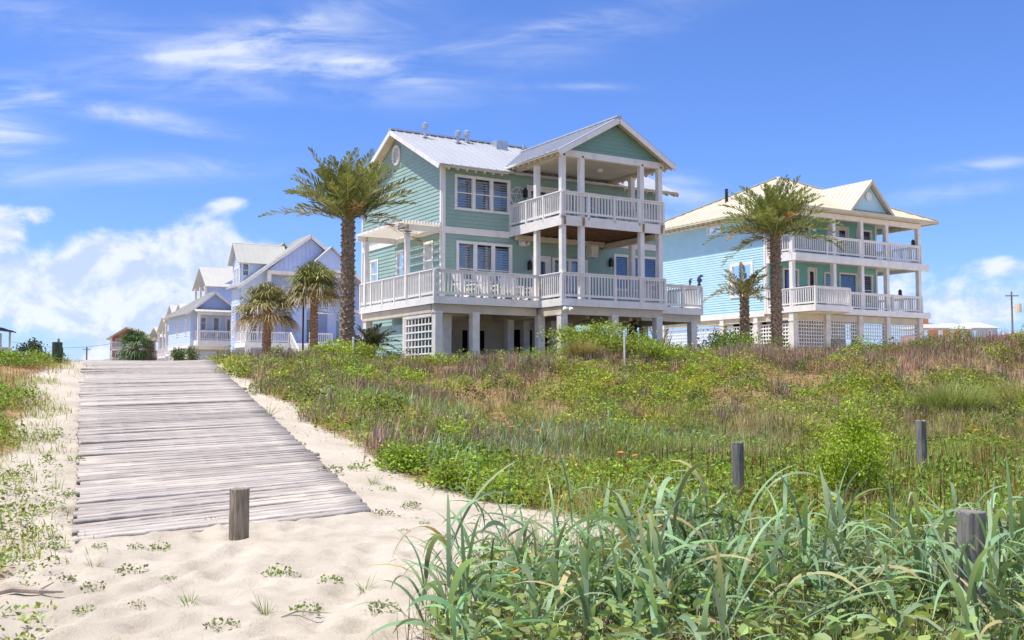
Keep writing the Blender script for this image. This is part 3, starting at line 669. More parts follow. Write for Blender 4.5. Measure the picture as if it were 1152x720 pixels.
# ================================================================== periwinkle house with the big gable
PH = thing('beach_house', 'large periwinkle house with a tall board and batten gable behind two sabal palms', 'house', (-25.2, 95, 0), HROT)
def peri_house(h):
    G = 2.4; f0 = FX(0)
    fl, XR = 5.5, 13.0
    b = MB(); gab = [(2.5, 12.4), (10.6, 12.4), (6.5, 15.85)]
    siding(b, f0, gab, course=5, lap=0, flat=True)
    for i in range(18):
        x = 2.8 + i * .42; sp = 12.4 + min((x - 2.5) * .85, (10.6 - x) * .85); b.box(x - .03, x + .03, -.04, 0, 12.4, max(12.42, sp - .15))
    b.obj('gable_wall', 'peri', h)
    b = MB(); up = [(3.2, 4.6, 8.9, 11.0), (6.0, 7.4, 8.9, 11.0), (8.4, 9.6, 8.9, 11.0)]; lo = [(1.2, 2.2, 5.5, 7.9), (2.8, 3.8, 5.5, 7.9), (6.6, 8.0, 5.6, 8.1), (9.6, 10.8, 5.6, 8.1)]
    siding(b, FX(1.8), [(0, 4.9), (XR, 4.9), (XR, 11.3), (10.6, 12.06), (2.4, 12.06), (0, 11.3)], up + lo, course=.3)
    siding(b, FL(0), [(1.8, 4.9), (3.4, 4.9), (3.4, 11.3), (1.8, 11.3)], [(2.2, 2.9, 6, 7.8), (2.2, 2.9, 9, 10.6)], course=.3); siding(b, FRr(XR), [(1.8, 4.9), (3.4, 4.9), (3.4, 11.3), (1.8, 11.3)], course=.3); siding(b, FB(3.4), [(0, 4.9), (XR, 4.9), (XR, 11.3), (0, 11.3)], course=.3)
    b.obj('wall', 'peri', h)
    b = MB(); b.box(4.9, 6.3, -.1, .3, 4.9, 9.0); b.box(8.4, 9.3, -.1, .3, 4.9, 9.0); b.obj('porch_column', 'peri', h)
    for u in up: window(h, FX(1.8), *u, n=1, casing=.15)
    for u in lo: window(h, FX(1.8), *u, n=1, casing=.18, half=.62)
    for u in ((2.2, 2.9, 6, 7.8), (2.2, 2.9, 9, 10.6)): window(h, FL(0), *u, n=1, casing=.14)
    b = MB(); b.box(2.4, 10.7, -.06, .2, 12.08, 12.42); b.box(2.4, 2.75, -.05, .25, 8.9, 12.08); b.box(10.3, 10.7, -.05, .25, 8.9, 12.08); b.box(-.05, XR, -.06, .2, 8.55, 8.95); b.box(-.03, .25, -.05, .2, 5.5, 8.5); b.obj('trim', 'white', h)
    b = MB(); b.box(2.75, 10.3, .2, 1.75, 12.05, 12.1); b.obj('porch_ceiling', 'ceil', h)
    # roofs
    b = MB(); y0, y1 = -.5, 3.9
    for s in (-1, 1): roof_plane(b, [(6.5 - s * 7.0, y0, 10.75), (6.5, y0, 16.05), (6.5, y1, 16.05), (6.5 - s * 7.0, y1, 10.75)], .1, rib=.6)
    rf = b.obj('roof', 'roofwhite', h)
    for s in (-1, 1): b = MB(); b.beam((6.5 - s * 7.0, y0, 10.58), (6.5, y0, 15.88), .06, .3); b.obj('rake_board', 'white', rf)
    b = MB(); siding(b, FX(-.9), [(6.1, 12.75), (10.7, 12.75), (8.35, 14.75)], course=5, lap=0, flat=True); g2 = b.obj('small_gable', 'peri', h)
    b = MB()
    for xe in (5.7, 11.0): roof_plane(b, [(xe, -1.3, 12.55), (8.35, -1.3, 14.95), (8.35, 2, 14.95), (xe, 2, 12.55)], .09, rib=.6)
    b.obj('small_gable_roof', 'roofwhite', g2)
    b = MB(); b.box(6.0, 10.8, -.95, -.6, 12.45, 12.75); b.box(6.0, 6.25, -.95, -.7, 8.9, 12.45); b.box(10.55, 10.8, -.95, -.7, 8.9, 12.45); b.obj('small_gable_trim', 'white', g2)
    # tower
    b = MB(); tw = (.1, .85, 11.75, 13.0); siding(b, FX(.5), [(0, 9), (3, 9), (3, 13.2), (0, 13.2)], [tw], course=.3)
    siding(b, FL(-.02), [(.5, 9), (3.0, 9), (3.0, 13.2), (1.75, 14.9), (.5, 13.2)], [(1.0, 1.6, 11.0, 12.6), (1.9, 2.5, 11.0, 12.6)], course=.3); siding(b, FB(3.0), [(0, 9), (3, 9), (3, 13.2), (0, 13.2)], course=.3); t = b.obj('tower_wall', 'sky', h)
    b = MB()
    for ya, yb in ((.1, 1.75), (3.4, 1.75)): roof_plane(b, [(-.45, ya, 13.0), (4.6, ya, 13.0), (4.6, yb, 15.05), (-.45, yb, 15.05)], .09, rib=.5)
    b.obj('tower_roof', 'roofwhite', t)
    window(h, FX(.5), tw[0], tw[1], tw[2], tw[3], n=1, casing=.1); window(h, FL(-.02), 1.0, 1.6, 11.0, 12.6, n=1, casing=.1); window(h, FL(-.02), 1.9, 2.5, 11.0, 12.6, n=1, casing=.1)
    # rear gable
    b = MB(); siding(b, FX(2.6), [(1.0, 12.2), (6.9, 12.2), (4.75, 15.2)], course=5, lap=0, flat=True); rg = b.obj('rear_gable', 'peri', h)
    b = MB()
    for xe, ze in ((.5, 11.6), (7.4, 12.2)): roof_plane(b, [(xe, 2.2, ze), (4.75, 2.2, 15.5), (4.75, 4.4, 15.5), (xe, 4.4, ze)], .09, rib=.5)
    b.obj('rear_gable_roof', 'roofwhite', rg)
    # decks
    b = MB(); b.box(-.1, XR, -1.6, 1.75, fl - .45, fl); dk = b.obj('deck', 'white', h)
    railing(h, [(0, 1.5, fl), (0, -1.6, fl), (4.0, -1.6, fl)], h=1.0, gap=.2, bal=.06, post_every=2); railing(h, [(6.6, -1.6, fl), (8.3, -1.6, fl)], h=1.0, gap=.2, bal=.06, post_every=2); railing(h, [(9.4, -1.6, fl), (13, -1.6, fl)], h=1.0, gap=.2, bal=.06, post_every=2)
    railing(h, [(2.6, -.1, 8.95), (10.5, -.1, 8.95)], h=1.0, gap=.2, bal=.06, post_every=2)
    b = MB()
    for i in range(12): b.box(4.2, 6.0, -1.9 - i * .28, -1.6 - i * .28, fl - .45 - i * .2, fl - .2 - i * .2)
    st = b.obj('staircase', 'white', h)
    railing(st, [(4.15, -1.7, fl), (4.15, -5, fl - 2.4)], h=1.0, gap=.25, bal=.06, post_every=1.6); railing(st, [(6.05, -1.7, fl), (6.05, -5, fl - 2.4)], h=1.0, gap=.25, bal=.06, post_every=1.6)
    b = MB(); roof_plane(b, [(6.3, -2.0, 8.35), (8.2, -2.0, 8.35), (8.2, .3, 8.75), (6.3, .3, 8.75)], .07, rib=.4); roof_plane(b, [(9.3, -2.0, 8.35), (11.3, -2.0, 8.35), (11.3, .3, 8.75), (9.3, .3, 8.75)], .07, rib=.4); b.obj('awning_roof', 'roofmetal', h)
    for x, y in ((.2, -1.4), (3.8, -1.4), (6.5, -1.4), (9.4, -1.4), (12.6, -1.4), (.2, 3.1)): b = MB(); b.box(x - .2, x + .2, y - .2, y + .2, G - .5, fl - .45); b.obj('piling', 'white', h)
    for x in (.15, 6.5, 9.3, 12.7): b = MB(); b.box(x - .12, x + .12, -1.5, -1.26, fl, 8.55); b.obj('porch_post', 'white', h)
    boxpart('ground_floor_wall', 'greywall', h, (.3, XR, 2, 3.3, G - .5, 4.9))
peri_house(PH)

# ================================================================== small cottage with a gable over its porch
CH = thing('beach_cottage', 'small pale blue cottage with a gabled white porch and two white chairs', 'house', (-30.7, 100, 0), HROT)
def cottage(h):
    G = 2.4; fl = 5.95; f1 = FX(1.6)
    b = MB(); ho = [(.45, 1.25, 6.3, 8.4), (1.75, 2.55, 6.3, 8.4), (3.0, 3.75, 5.98, 8.4)]
    siding(b, f1, [(-.4, 5.4), (4.4, 5.4), (4.4, 8.9), (-.4, 8.9)], ho, course=.25); siding(b, FL(-.4), [(1.6, 5.4), (11, 5.4), (11, 8.9), (1.6, 8.9)], [(3, 3.9, 6.5, 8.2), (6.5, 7.4, 6.5, 8.2)], course=.25); siding(b, FRr(4.4), [(1.6, 5.4), (11, 5.4), (11, 8.9), (1.6, 8.9)], course=.25)
    b.obj('wall', 'sky', h)
    for u in ho[:2]: window(h, f1, *u, n=1, casing=.12, half=.72)
    door(h, f1, *ho[2]); 
    for u in ((3, 3.9, 6.5, 8.2), (6.5, 7.4, 6.5, 8.2)): window(h, FL(-.4), *u, n=1)
    b = MB(); siding(b, FX(1.2), [(-.2, 9.1), (3.9, 9.1), (1.75, 10.6)], course=.25); b.obj('gable_wall', 'peri', h)
    b = MB()
    for xe, ze in ((-1.1, 8.6), (4.75, 8.7)): roof_plane(b, [(xe, .6, ze), (1.75, .6, 10.85), (1.75, 3.8, 10.85), (xe, 11.4, ze)], .09, rib=.5)
    roof_plane(b, [(4.75, 11.4, 8.7), (-1.1, 11.4, 8.6), (1.75, 3.8, 10.85)], .09, rib=.5)
    rf = b.obj('roof', 'roofwhite', h)
    for q in ((-1.1, .62, 8.48), (4.75, .62, 8.58)): b = MB(); b.beam(q, (1.75, .62, 10.72), .06, .24); b.obj('rake_board', 'white', rf)
    b = MB(); roof_plane(b, [(-.35, -.4, 8.75), (3.95, -.4, 8.75), (3.95, 1.2, 9.2), (-.35, 1.2, 9.2)], .08, rib=.5); b.obj('porch_roof', 'roofwhite', h)
    b = MB(); b.box(-.1, 3.75, -.1, .12, 8.45, 8.7); b.obj('porch_header', 'white', h)
    b = MB(); b.box(-.1, 3.75, -.1, 1.6, 5.4, fl); b.obj('deck', 'white', h)
    for x in (.02, 3.62): b = MB(); b.box(x - .12, x + .12, -.06, .16, fl, 8.45); b.obj('porch_post', 'white', h)
    railing(h, [(0, 1.5, fl), (0, 0, fl), (3.65, 0, fl), (3.65, 1.5, fl)], h=.95, gap=.2, bal=.055, post_every=1.9)
    boxpart('ground_floor_wall', 'ceil', h, (-.2, 4.3, 1.7, 10.8, G - .5, 5.4)); boxpart('garage_door', 'greywall', h, (.3, 3.6, 1.62, 1.7, G - .5, 4.9)); boxpart('trim', 'white', h, (-.46, -.40, 1.5, 11, 5.2, 5.6)); boxpart('trim', 'white', h, (-.3, 4.3, 1.5, 1.6, 5.1, 5.4))
cottage(CH)
def row_house(name, lab, px, Y, w, d, top, wallm, group='row houses along the street behind the cottage', ridge_h=2.6, levels=2):
    p = atY(px, 400, Y); h = thing(name, lab, 'house', (p.x, Y, 0), HROT, group); G = 2.4; eave = top - ridge_h
    b = MB(); holes = []
    for k in range(levels):
        for j in range(3): holes.append((.8 + j * (d - 1.5) / 3, 1.8 + j * (d - 1.5) / 3, 6.2 + k * 3, 8.1 + k * 3))
    holes = [q for q in holes if q[3] < eave]
    siding(b, FL(0), [(0, 4.6), (d, 4.6), (d, eave), (0, eave)], holes, course=.35); siding(b, FX(0), [(0, 4.6), (w, 4.6), (w, eave), (w / 2, top), (0, eave)], course=.35); siding(b, FRr(w), [(0, 4.6), (d, 4.6), (d, eave), (0, eave)], course=.35)
    b.obj('wall', wallm, h)
    for q in holes: window(h, FL(0), *q, n=1, blind=False)
    b = MB(); yc = d * .5   # ridge along the facade, gable ends to the street
    for ya, s in ((-.5, 1), (d + .5, -1)): roof_plane(b, [(-1.6, ya, eave - .1), (w + .4, ya, eave - .1), (w + .4, yc, top), (-1.6, yc, top)], .1, rib=.6)
    b.obj('roof', 'roofwhite', h)
    b = MB(); siding(b, FL(-.02), [(0, eave), (d, eave), (yc, top - .15)], course=.35); b.obj('gable_wall', wallm, h)
    for k in range(levels):
        z = 5.6 + 3 * k
        if z + 1.2 > eave: break
        b = MB(); b.box(-1.5, 0, .2, d - .2, z - .3, z); b.obj('balcony', 'white', h); railing(h, [(0, .2, z), (-1.5, .2, z), (-1.5, d - .2, z), (0, d - .2, z)], h=1.0, gap=.3, bal=.07, post_every=3)
    for y in (.35, d / 2, d - .35): b = MB(); b.box(-1.5, -1.25, y - .12, y + .12, G - .5, eave); b.obj('porch_post', 'white', h)
    boxpart('ground_floor_wall', 'greywall', h, (.1, w, .1, d - .1, G - .5, 4.6))
row_house('row_house', 'tall pale house whose white roof rises just behind the small cottage', 245, 113, 9, 5, 14.8, 'peri', ridge_h=2.3, levels=3)
row_house('row_house', 'pale lilac house with balconies next beyond the small cottage', 221, 122, 10, 5.6, 11.4, 'lilac', ridge_h=2.0)
row_house('row_house', 'pale row house with a steep white gable in the middle of the receding row', 209, 132, 9, 5.4, 12.0, 'greywall', ridge_h=2.3)
row_house('row_house', 'narrow lilac row house between the steep white gable and the lowest far house', 200, 142, 9, 6, 11.2, 'sky', ridge_h=2.2)
row_house('row_house', 'farthest and lowest house at the end of the receding pale row', 191, 153, 10, 8, 10.3, 'lilac', ridge_h=1.6)

# red house, slim tower house, far houses on the right
p = atY(126, 400, 150); RH = thing('beach_house', 'red house with stacked white balconies far beyond the end of the boardwalk', 'house', (p.x, 150, 0), R(8))
def red_house(h):
    b = MB(); hs = [(.6, 1.6, 4.7, 6.2), (.6, 1.6, 7.0, 8.3), (2.4, 3.2, 4.7, 6.2), (2.4, 3.2, 7, 8.3)]
    siding(b, FX(0), [(0, 2), (6.2, 2), (6.2, 8.4), (3.1, 9.8), (0, 8.4)], hs, course=.4); siding(b, FL(0), [(0, 2), (9, 2), (9, 8.4), (0, 8.4)], course=.4); siding(b, FRr(6.2), [(0, 2), (9, 2), (9, 8.4), (0, 8.4)], course=.4); b.obj('wall', 'redwall', h)
    for q in hs: window(h, FX(0), *q, n=1, blind=False)
    b = MB()
    for xe in (-.8, 7.0): roof_plane(b, [(xe, -1.8, 8.2), (3.1, -1.8, 10.0), (3.1, 9.4, 10.0), (xe, 9.4, 8.2)], .12, rib=.7)
    b.obj('roof', 'rooftan', h)
    for z in (4.5, 6.8): b = MB(); b.box(0, 6.2, -1.5, 0, z - .25, z); b.obj('balcony', 'white', h); railing(h, [(0, -1.5, z), (6.2, -1.5, z)], h=1.0, gap=.3, bal=.08, post_every=3)
    for x in (.1, 3.1, 6.1): b = MB(); b.box(x - .12, x + .12, -1.5, -1.3, 1.9, 8.3); b.obj('porch_post', 'white', h)
red_house(RH); RH.scale = (.72, .8, 1)
p = atY(-66, 400, 120); TH_ = thing('beach_house', 'slim grey house with white porch posts at the far left edge', 'house', (p.x, 120, 0), R(5))
def slim_house(h):
    b = MB(); siding(b, FX(0), [(0, 2), (3.6, 2), (3.6, 8), (0, 8)], [(1, 2, 5.6, 7.4)], course=.4); siding(b, FRr(3.6), [(0, 2), (8, 2), (8, 8), (0, 8)], course=.4); b.obj('wall', 'greywall', h); window(h, FX(0), 1, 2, 5.6, 7.4, n=1, blind=False)
    b = MB(); roof_plane(b, [(-.6, -1.4, 8.2), (5.2, -1.4, 8.2), (2.4, 2, 9.2), (1.6, 2, 9.2)], .12, rib=.6); roof_plane(b, [(5.2, -1.4, 8.2), (5.2, 8.4, 8.2), (2.4, 6, 9.2), (2.4, 2, 9.2)], .12, rib=.6); b.obj('roof', 'bronze', h)
    for z in (5.2, ): b = MB(); b.box(0, 4.8, -1.1, 8, z - .3, z); b.obj('balcony', 'white', h); railing(h, [(0, -1.1, z), (4.8, -1.1, z), (4.8, 8, z)], h=1.0, gap=.3, bal=.08, post_every=3)
    for x, y in ((.1, -1), (3.2, -1), (4.7, -1), (4.7, 3), (4.7, 7.6)): b = MB(); b.box(x - .1, x + .1, y, y + .2, 1.9, 8.2); b.obj('porch_post', 'white', h)
slim_house(TH_)
def far_house(lab, px0, px1, Y, ytop, yeave, wallm, roofm, rz=0, cupola=False, group='low houses on the right horizon'):
    a = atY(px0, 378, Y); c = atY(px1, 378, Y); w = c.x - a.x; zt = atY(px0, ytop, Y).z; ze = atY(px0, yeave, Y).z
    h = thing('beach_house', lab, 'house', (a.x, Y, 0), rz, group)
    b = MB(); n = max(2, int(w / 4)); hs = [((i + .35) * w / n, (i + .65) * w / n, 9.2, ze - .4) for i in range(n)]; hs = [q for q in hs if q[3] > q[2] + .5]
    siding(b, FX(0), [(0, 2), (w, 2), (w, ze), (0, ze)], hs, course=3, lap=0, flat=True); siding(b, FL(0), [(0, 2), (9, 2), (9, ze), (0, ze)], course=3, flat=True); siding(b, FRr(w), [(0, 2), (9, 2), (9, ze), (0, ze)], course=3, flat=True); b.obj('wall', wallm, h)
    for q in hs: window(h, FX(0), *q, n=1, blind=False, casing=.2, rail=False)
    b = MB(); i = min(w * .35, 4)
    x0, x1, y0, y1 = -.6, w + .6, -.6, 9.6
    roof_plane(b, [(x0, y0, ze), (x1, y0, ze), (x1 - i, 4.5, zt), (x0 + i, 4.5, zt)], .1, rib=0); roof_plane(b, [(x0, y1, ze), (x0, y0, ze), (x0 + i, 4.5, zt)], .1, rib=0); roof_plane(b, [(x1, y0, ze), (x1, y1, ze), (x1 - i, 4.5, zt)], .1, rib=0); roof_plane(b, [(x1, y1, ze), (x0, y1, ze), (x0 + i, 4.5, zt), (x1 - i, 4.5, zt)], .1, rib=0); rf = b.obj('roof', roofm, h)
    if cupola: b = MB(); b.box(w * .32, w * .62, 3.6, 5.4, zt - .9, zt + 1.5); b.box(w * .28, w * .66, 3.3, 5.7, zt + 1.5, zt + 1.9); b.obj('cupola', wallm, h)
far_house('orange house with a small cupola right beside the aqua house', 1034, 1066, 190, 362, 369, 'orange', 'roofwhite', 0, True)
far_house('low orange and white roofed house second along the right horizon', 1064, 1090, 205, 362, 370, 'orange', 'roofwhite')
far_house('pale grey house with a pale roof near the utility pole', 1088, 1122, 210, 361, 369, 'greywall', 'roofwhite')
far_house('small red house beyond the utility pole at the right edge', 1142, 1160, 220, 372, 375.5, 'redwall', 'roofwhite')
# ================================================================== chairs and small things on decks
def rocking_chair(label, loc, rz, group, first=None):
    if first is None:
        t = thing('rocking_chair', label, 'chair', loc, rz, group)
        b = MB(); b.prism([(-.28, -.25, .40), (.28, -.25, .40), (.26, .25, .34), (-.26, .25, .34)], (0, 0, .035)); b.obj('seat', 'white', t)
        b = MB()
        for i in range(5): x = -.22 + i * .11; b.beam((x, .22, .36), (x * 1.12, .50, 1.12 - .5 * abs(x) ** 1.2), .09, .025, (0, 1, .3))
        b.beam((-.25, .36, .72), (.25, .36, .72), .03, .08); b.obj('backrest', 'white', t)
        for s in (-1, 1):
            b = MB(); b.beam((s * .32, -.32, .62), (s * .32, .42, .60), .10, .03); b.obj('armrest', 'white', t)
            b = MB(); b.beam((s * .31, -.26, .08), (s * .31, -.26, .61), .05, .05); b.obj('leg', 'white', t)
            b = MB(); b.beam((s * .30, .26, .08), (s * .28, .34, .60), .05, .05); b.obj('leg', 'white', t)
            b = MB(); b.tube([(s * .31, -.5 + i * .15, .035 + .07 * ((i - 3.6) / 3.6) ** 2) for i in range(8)], .03, 6); b.obj('rocker', 'white', t)
        return t
    c = copy_tree(first); c.location = loc; c.rotation_euler = (0, 0, rz); tag(c, label, 'chair', group); return c
def on(house, x, y, z): q = Matrix.Rotation(HROT, 4, 'Z') @ Vector((x, y, 0)); return (house.location.x + q.x, house.location.y + q.y, z)
g1 = 'white rocking chairs on the green house deck'
ch = rocking_chair('white rocking chair nearest the left corner of the green house deck', on(GH, .35, -1.45, 5.05), HROT + .25, g1)
rocking_chair('white rocking chair under the gap between the first and second deck windows', on(GH, 1.35, -1.5, 5.05), HROT - .1, g1, ch)
rocking_chair('white rocking chair under the right sash of the triple deck window', on(GH, 2.45, -1.3, 5.05), HROT - .3, g1, ch)
rocking_chair('white rocking chair closest to the tall porch corner of the green house deck', on(GH, 3.1, -1.3, 5.05), HROT + .4, g1, ch)
g2 = 'white chairs on the cottage porch'
rocking_chair('left white chair on the small blue cottage porch', on(CH, .85, .75, 5.95), HROT, g2, ch)
rocking_chair('right white chair on the small blue cottage porch', on(CH, 2.15, .75, 5.95), HROT, g2, ch)
for lab, x, s in (('larger dark blue bird figure on the corner of the green house deck rail', 11.85, 1.0), ('smaller dark blue bird figure beside the larger one on the deck rail', 11.3, .6)):
    b = MB(); b.tube([(0, 0, 0), (0, 0, .12 * s), (.02, 0, .25 * s), (0, 0, .38 * s), (.06 * s, 0, .46 * s), (.2 * s, 0, .44 * s)], [.10 * s, .05 * s, .13 * s, .07 * s, .07 * s, .015], 8)
    o = b.obj('bird_figure', 'pot', smooth=True); o.location = on(GH, x, -2.39, 6.09); tag(o, lab, 'figurine')

# ================================================================== palms
def frond_set(lb, top, n, L, el_lo, el_hi, droop, leaf, width, col, seed, coldead=None, per=36):
    r = np.random.default_rng(seed)
    for i in range(n):
        az = i * 2.39996 + r.normal() * .25; t = (i + .5) / n
        el = math.radians(el_lo + (el_hi - el_lo) * t ** .8 + r.normal() * 5); Ln = L * (.82 + .3 * r.random()) * (1 - .12 * t)
        K = 14; p = np.array(top, float) + np.array([math.cos(az), math.sin(az), 0]) * .10; pts = [p]; dirs = []
        dr = droop * (1.15 - .5 * t) * (.8 + .4 * r.random())
        for k in range(K):
            e = el - dr * ((k + .5) / K) ** 1.5; d = np.array([math.cos(az) * math.cos(e), math.sin(az) * math.cos(e), math.sin(e)]); p = p + d * Ln / K; pts.append(p); dirs.append(d)
        pts = np.array(pts); dirs = np.array(dirs + [dirs[-1]])
        c = np.array(col) * (.75 + .5 * r.random())
        if coldead is not None and t < .10 and r.random() < .5: c = np.array(coldead) * (.8 + .4 * r.random())
        sideb = np.array([-math.sin(az), math.cos(az), 0])
        # rachis as thin quads
        a, b = pts[:-1], pts[1:]; w = (np.linspace(.03, .008, K))[:, None] * sideb
        lb.quads(np.stack([a - w, a + w, b + w * .8, b - w * .8], 1), np.repeat((c * 1.25)[None], K, 0))
        s = np.repeat(np.linspace(.16, 1, per), 2); sg = np.tile([1., -1.], per)
        f = s * K; i0 = np.minimum(f.astype(int), K - 1); fr = (f - i0)[:, None]
        base = pts[i0] * (1 - fr) + pts[i0 + 1] * fr; dd = dirs[i0]; upv = np.cross(dd, sideb); upv /= np.linalg.norm(upv, axis=1)[:, None]
        upv = np.where(upv[:, 2:3] < 0, -upv, upv)
        N = len(s); prof = np.sin(np.pi * np.clip(.18 + .80 * s, 0, 1)) ** .6
        ld = dd * (.55 + .55 * s)[:, None] + sideb * sg[:, None] * (1.0 - .35 * s)[:, None] + upv * (.45 + .25 * r.normal(size=N))[:, None] + r.normal(size=(N, 3)) * .10
        ld /= np.linalg.norm(ld, axis=1)[:, None]; ll = (leaf * prof * (.85 + .3 * r.random(N)))[:, None]
        tip = ld * ll; tip[:, 2] -= .10 * ll[:, 0]
        wv = np.cross(ld, upv + r.normal(size=(N, 3)) * .5); wv = wv / np.linalg.norm(wv, axis=1)[:, None] * (width * (.8 + .4 * r.random(N)))[:, None] * .5
        lb.leaves(base + tip * .5, tip * .5, wv, np.clip(c[None] * (1 + .22 * r.normal(size=(N, 1))) * (1 + .06 * r.normal(size=(N, 3))), .01, .9))
def fan_set(lb, top, n, L, R_, col, seed, dead=None, blades=22, lo=-50, hi=80):
    r = np.random.default_rng(seed)
    for i in range(n):
        az = i * 2.39996 + r.normal() * .2; t = (i + .5) / n; el = math.radians(lo + (hi - lo) * t + r.normal() * 8)
        d = np.array([math.cos(az) * math.cos(el), math.sin(az) * math.cos(el), math.sin(el)]); sb = np.array([-math.sin(az), math.cos(az), 0]); up = np.cross(d, sb); up = up if up[2] > 0 else -up
        base = np.array(top, float); c0 = base + d * L * (.8 + .3 * r.random()); c0[2] -= .10 * L
        c = np.array(col) * (.7 + .6 * r.random())
        if dead is not None and t < .3 and r.random() < .75: c = np.array(dead) * (.7 + .6 * r.random())
        w = sb * .018; lb.quads(np.stack([[base - w, base + w, c0 + w, c0 - w]]), (c * 1.1)[None])
        ang = np.linspace(-1.9, 1.9, blades) + r.normal(size=blades) * .05; bl = R_ * (.75 + .25 * np.cos(ang * .6)) * (.85 + .3 * r.random(blades))
        bd = d[None] * np.cos(ang)[:, None] + sb[None] * np.sin(ang)[:, None] + up[None] * (.22 * np.abs(np.sin(ang)) + .08 * r.normal(size=blades))[:, None]
        bd /= np.linalg.norm(bd, axis=1)[:, None]
        mid = c0[None] + bd * (bl * .55)[:, None]; tip = mid + bd * (bl * .4)[:, None]; tip[:, 2] -= bl * (.30 + .25 * r.random(blades)); 
        wv = np.cross(bd, up[None] + .3 * r.normal(size=(blades, 3))); wv = wv / np.linalg.norm(wv, axis=1)[:, None] * .026 * (R_ / .9)
        cc = np.clip(c[None] * (1 + .18 * r.normal(size=(blades, 1))), .01, .9)
        lb.quads(np.stack([c0[None] - wv * .3, c0[None] + wv * .3, mid + wv, mid - wv], 1), cc); lb.quads(np.stack([mid - wv, mid + wv, tip + wv * .1, tip - wv * .1], 1), cc * 1.08)
def trunk_mesh(parent, H, r0, r1, m, seed, boots=True, lean=(0, 0)):
    r = random.Random(seed); b = MB(); n = int(H / .16) + 2; pts = []; rad = []
    for i in range(n):
        t = i / (n - 1); pts.append((lean[0] * t * t, lean[1] * t * t, -.5 + (H + .5) * t)); rad.append((r0 + (r1 - r0) * t) * (1 + (.06 if i % 2 else -.05) + r.uniform(-.03, .03)) * (1 + .35 * max(0, .12 - t) / .12))
    b.tube(pts, rad, 12)
    if boots:
        k = int(H * 34)
        for i in range(k):
            t = (i + .5) / k; a = i * 2.39996; rr = (r0 + (r1 - r0) * t) * .96; z = H * t; c = Vector((lean[0] * t * t, lean[1] * t * t, z)); o = Vector((math.cos(a), math.sin(a), 0)); L = .10 + .05 * r.random()
            s = Vector((-math.sin(a), math.cos(a), 0)) * (.05 + .02 * r.random())
            p = c + o * rr; q = c + o * (rr + .055 + .03 * r.random()) + Vector((0, 0, L))
            b.add([p - s - o * .02, p + s - o * .02, q + s * .55, q - s * .55, p - s - o * .02 + Vector((0, 0, L * 1.3)), p + s - o * .02 + Vector((0, 0, L * 1.3))], [(0, 1, 2, 3), (3, 2, 5, 4), (0, 3, 4), (1, 5, 2)])
    return b.obj('trunk', m, parent)
def palm(name, label, px, Y, z0, ztop, kind, **k):
    p = atY(px, 380, Y); t = thing(name, label, 'palm tree', (p.x, Y, z0), k.get('rz', 0)); H = ztop - z0
    trunk_mesh(t, H, k.get('r0', .25), k.get('r1', .22), k.get('bark', 'bark'), k.get('seed', 1), k.get('boots', True))
    lb = LB(); top = (0, 0, H)
    if kind == 'date': frond_set(lb, (0, 0, H - .05), k['n'], k['L'], k.get('lo', 5), k.get('hi', 82), k.get('droop', .9), k.get('leaf', .42), k.get('w', .038), k['col'], k.get('seed', 1), k.get('dead'))
    else: fan_set(lb, (0, 0, H - .1), k['n'], k['L'], k['R'], k['col'], k.get('seed', 1), k.get('dead'), lo=k.get('lo', -50), hi=k.get('hi', 85))
    lb.obj('crown', 'frond', t); return t
DATE = (.225, .24, .085); DEAD = (.30, .20, .09)
palm('date_palm', 'tall date palm with a thick shaggy trunk left of the green house pergola', 390.5, 36, 2.4, 7.45, 'date', r0=.235, r1=.215, n=70, L=2.75, lo=15, hi=86, droop=.62, leaf=.50, w=.055, col=DATE, seed=3, dead=DEAD)
palm('date_palm', 'tall date palm in front of the aqua house balconies', 874, 48, 2.4, 8.6, 'date', r0=.26, r1=.23, n=78, L=3.1, lo=6, hi=84, droop=.75, leaf=.54, w=.065, col=(.225, .25, .08), seed=9, dead=DEAD)
palm('young_date_palm', 'short young date palm with a stubby trunk beside the aqua house wall', 838, 50, 2.3, 5.85, 'date', r0=.26, r1=.2, n=22, L=2.0, lo=12, hi=84, droop=1.15, leaf=.36, w=.05, col=(.30, .27, .12), seed=5, dead=DEAD)
palm('sabal_palm', 'shorter bushy sabal palm with a drooping skirt nearest the small cottage', 300, 56, 2.3, 5.8, 'fan', r0=.24, r1=.19, bark='barkred', n=54, L=1.0, R=1.2, col=(.24, .23, .10), seed=11, dead=(.33, .25, .12), lo=-36)
palm('sabal_palm', 'taller round headed sabal palm just left of the tall date palm', 353, 56, 2.3, 6.95, 'fan', r0=.22, r1=.17, bark='barkred', n=56, L=.95, R=1.15, col=(.22, .23, .08), seed=12, dead=(.33, .25, .10), lo=-28)
palm('sabal_palm', 'dense dark green fan palm in front of the red house', 152, 75, 1.8, 4.5, 'fan', r0=.22, r1=.2, n=60, L=.85, R=.95, col=(.075, .13, .045), seed=13, lo=-75)
q = on(GH, 11.15, 1.6, 0)
t = thing('date_palm', 'slender palm growing up beside the right end of the green house deck', 'palm tree', (q[0], q[1], 2.4)); trunk_mesh(t, 3.75, .2, .16, 'bark', 4); lb = LB(); frond_set(lb, (0, 0, 3.7), 18, 1.0, 0, 80, 1.1, .25, .035, (.15, .16, .06), 21); lb.obj('crown', 'frond', t)
p = atY(417, 385, 38.0)
t = thing('sago_palm', 'low spiky sago palm at the foot of the tall date palm', 'palm', (p.x, 38.0, 2.55)); trunk_mesh(t, .5, .16, .15, 'bark', 6); lb = LB(); frond_set(lb, (0, 0, .45), 26, 1.05, -4, 75, .75, .25, .035, (.12, .125, .06), 22, (.2, .13, .06)); lb.obj('crown', 'frond', t)
q = on(GH, 12.6, 1.2, 0)
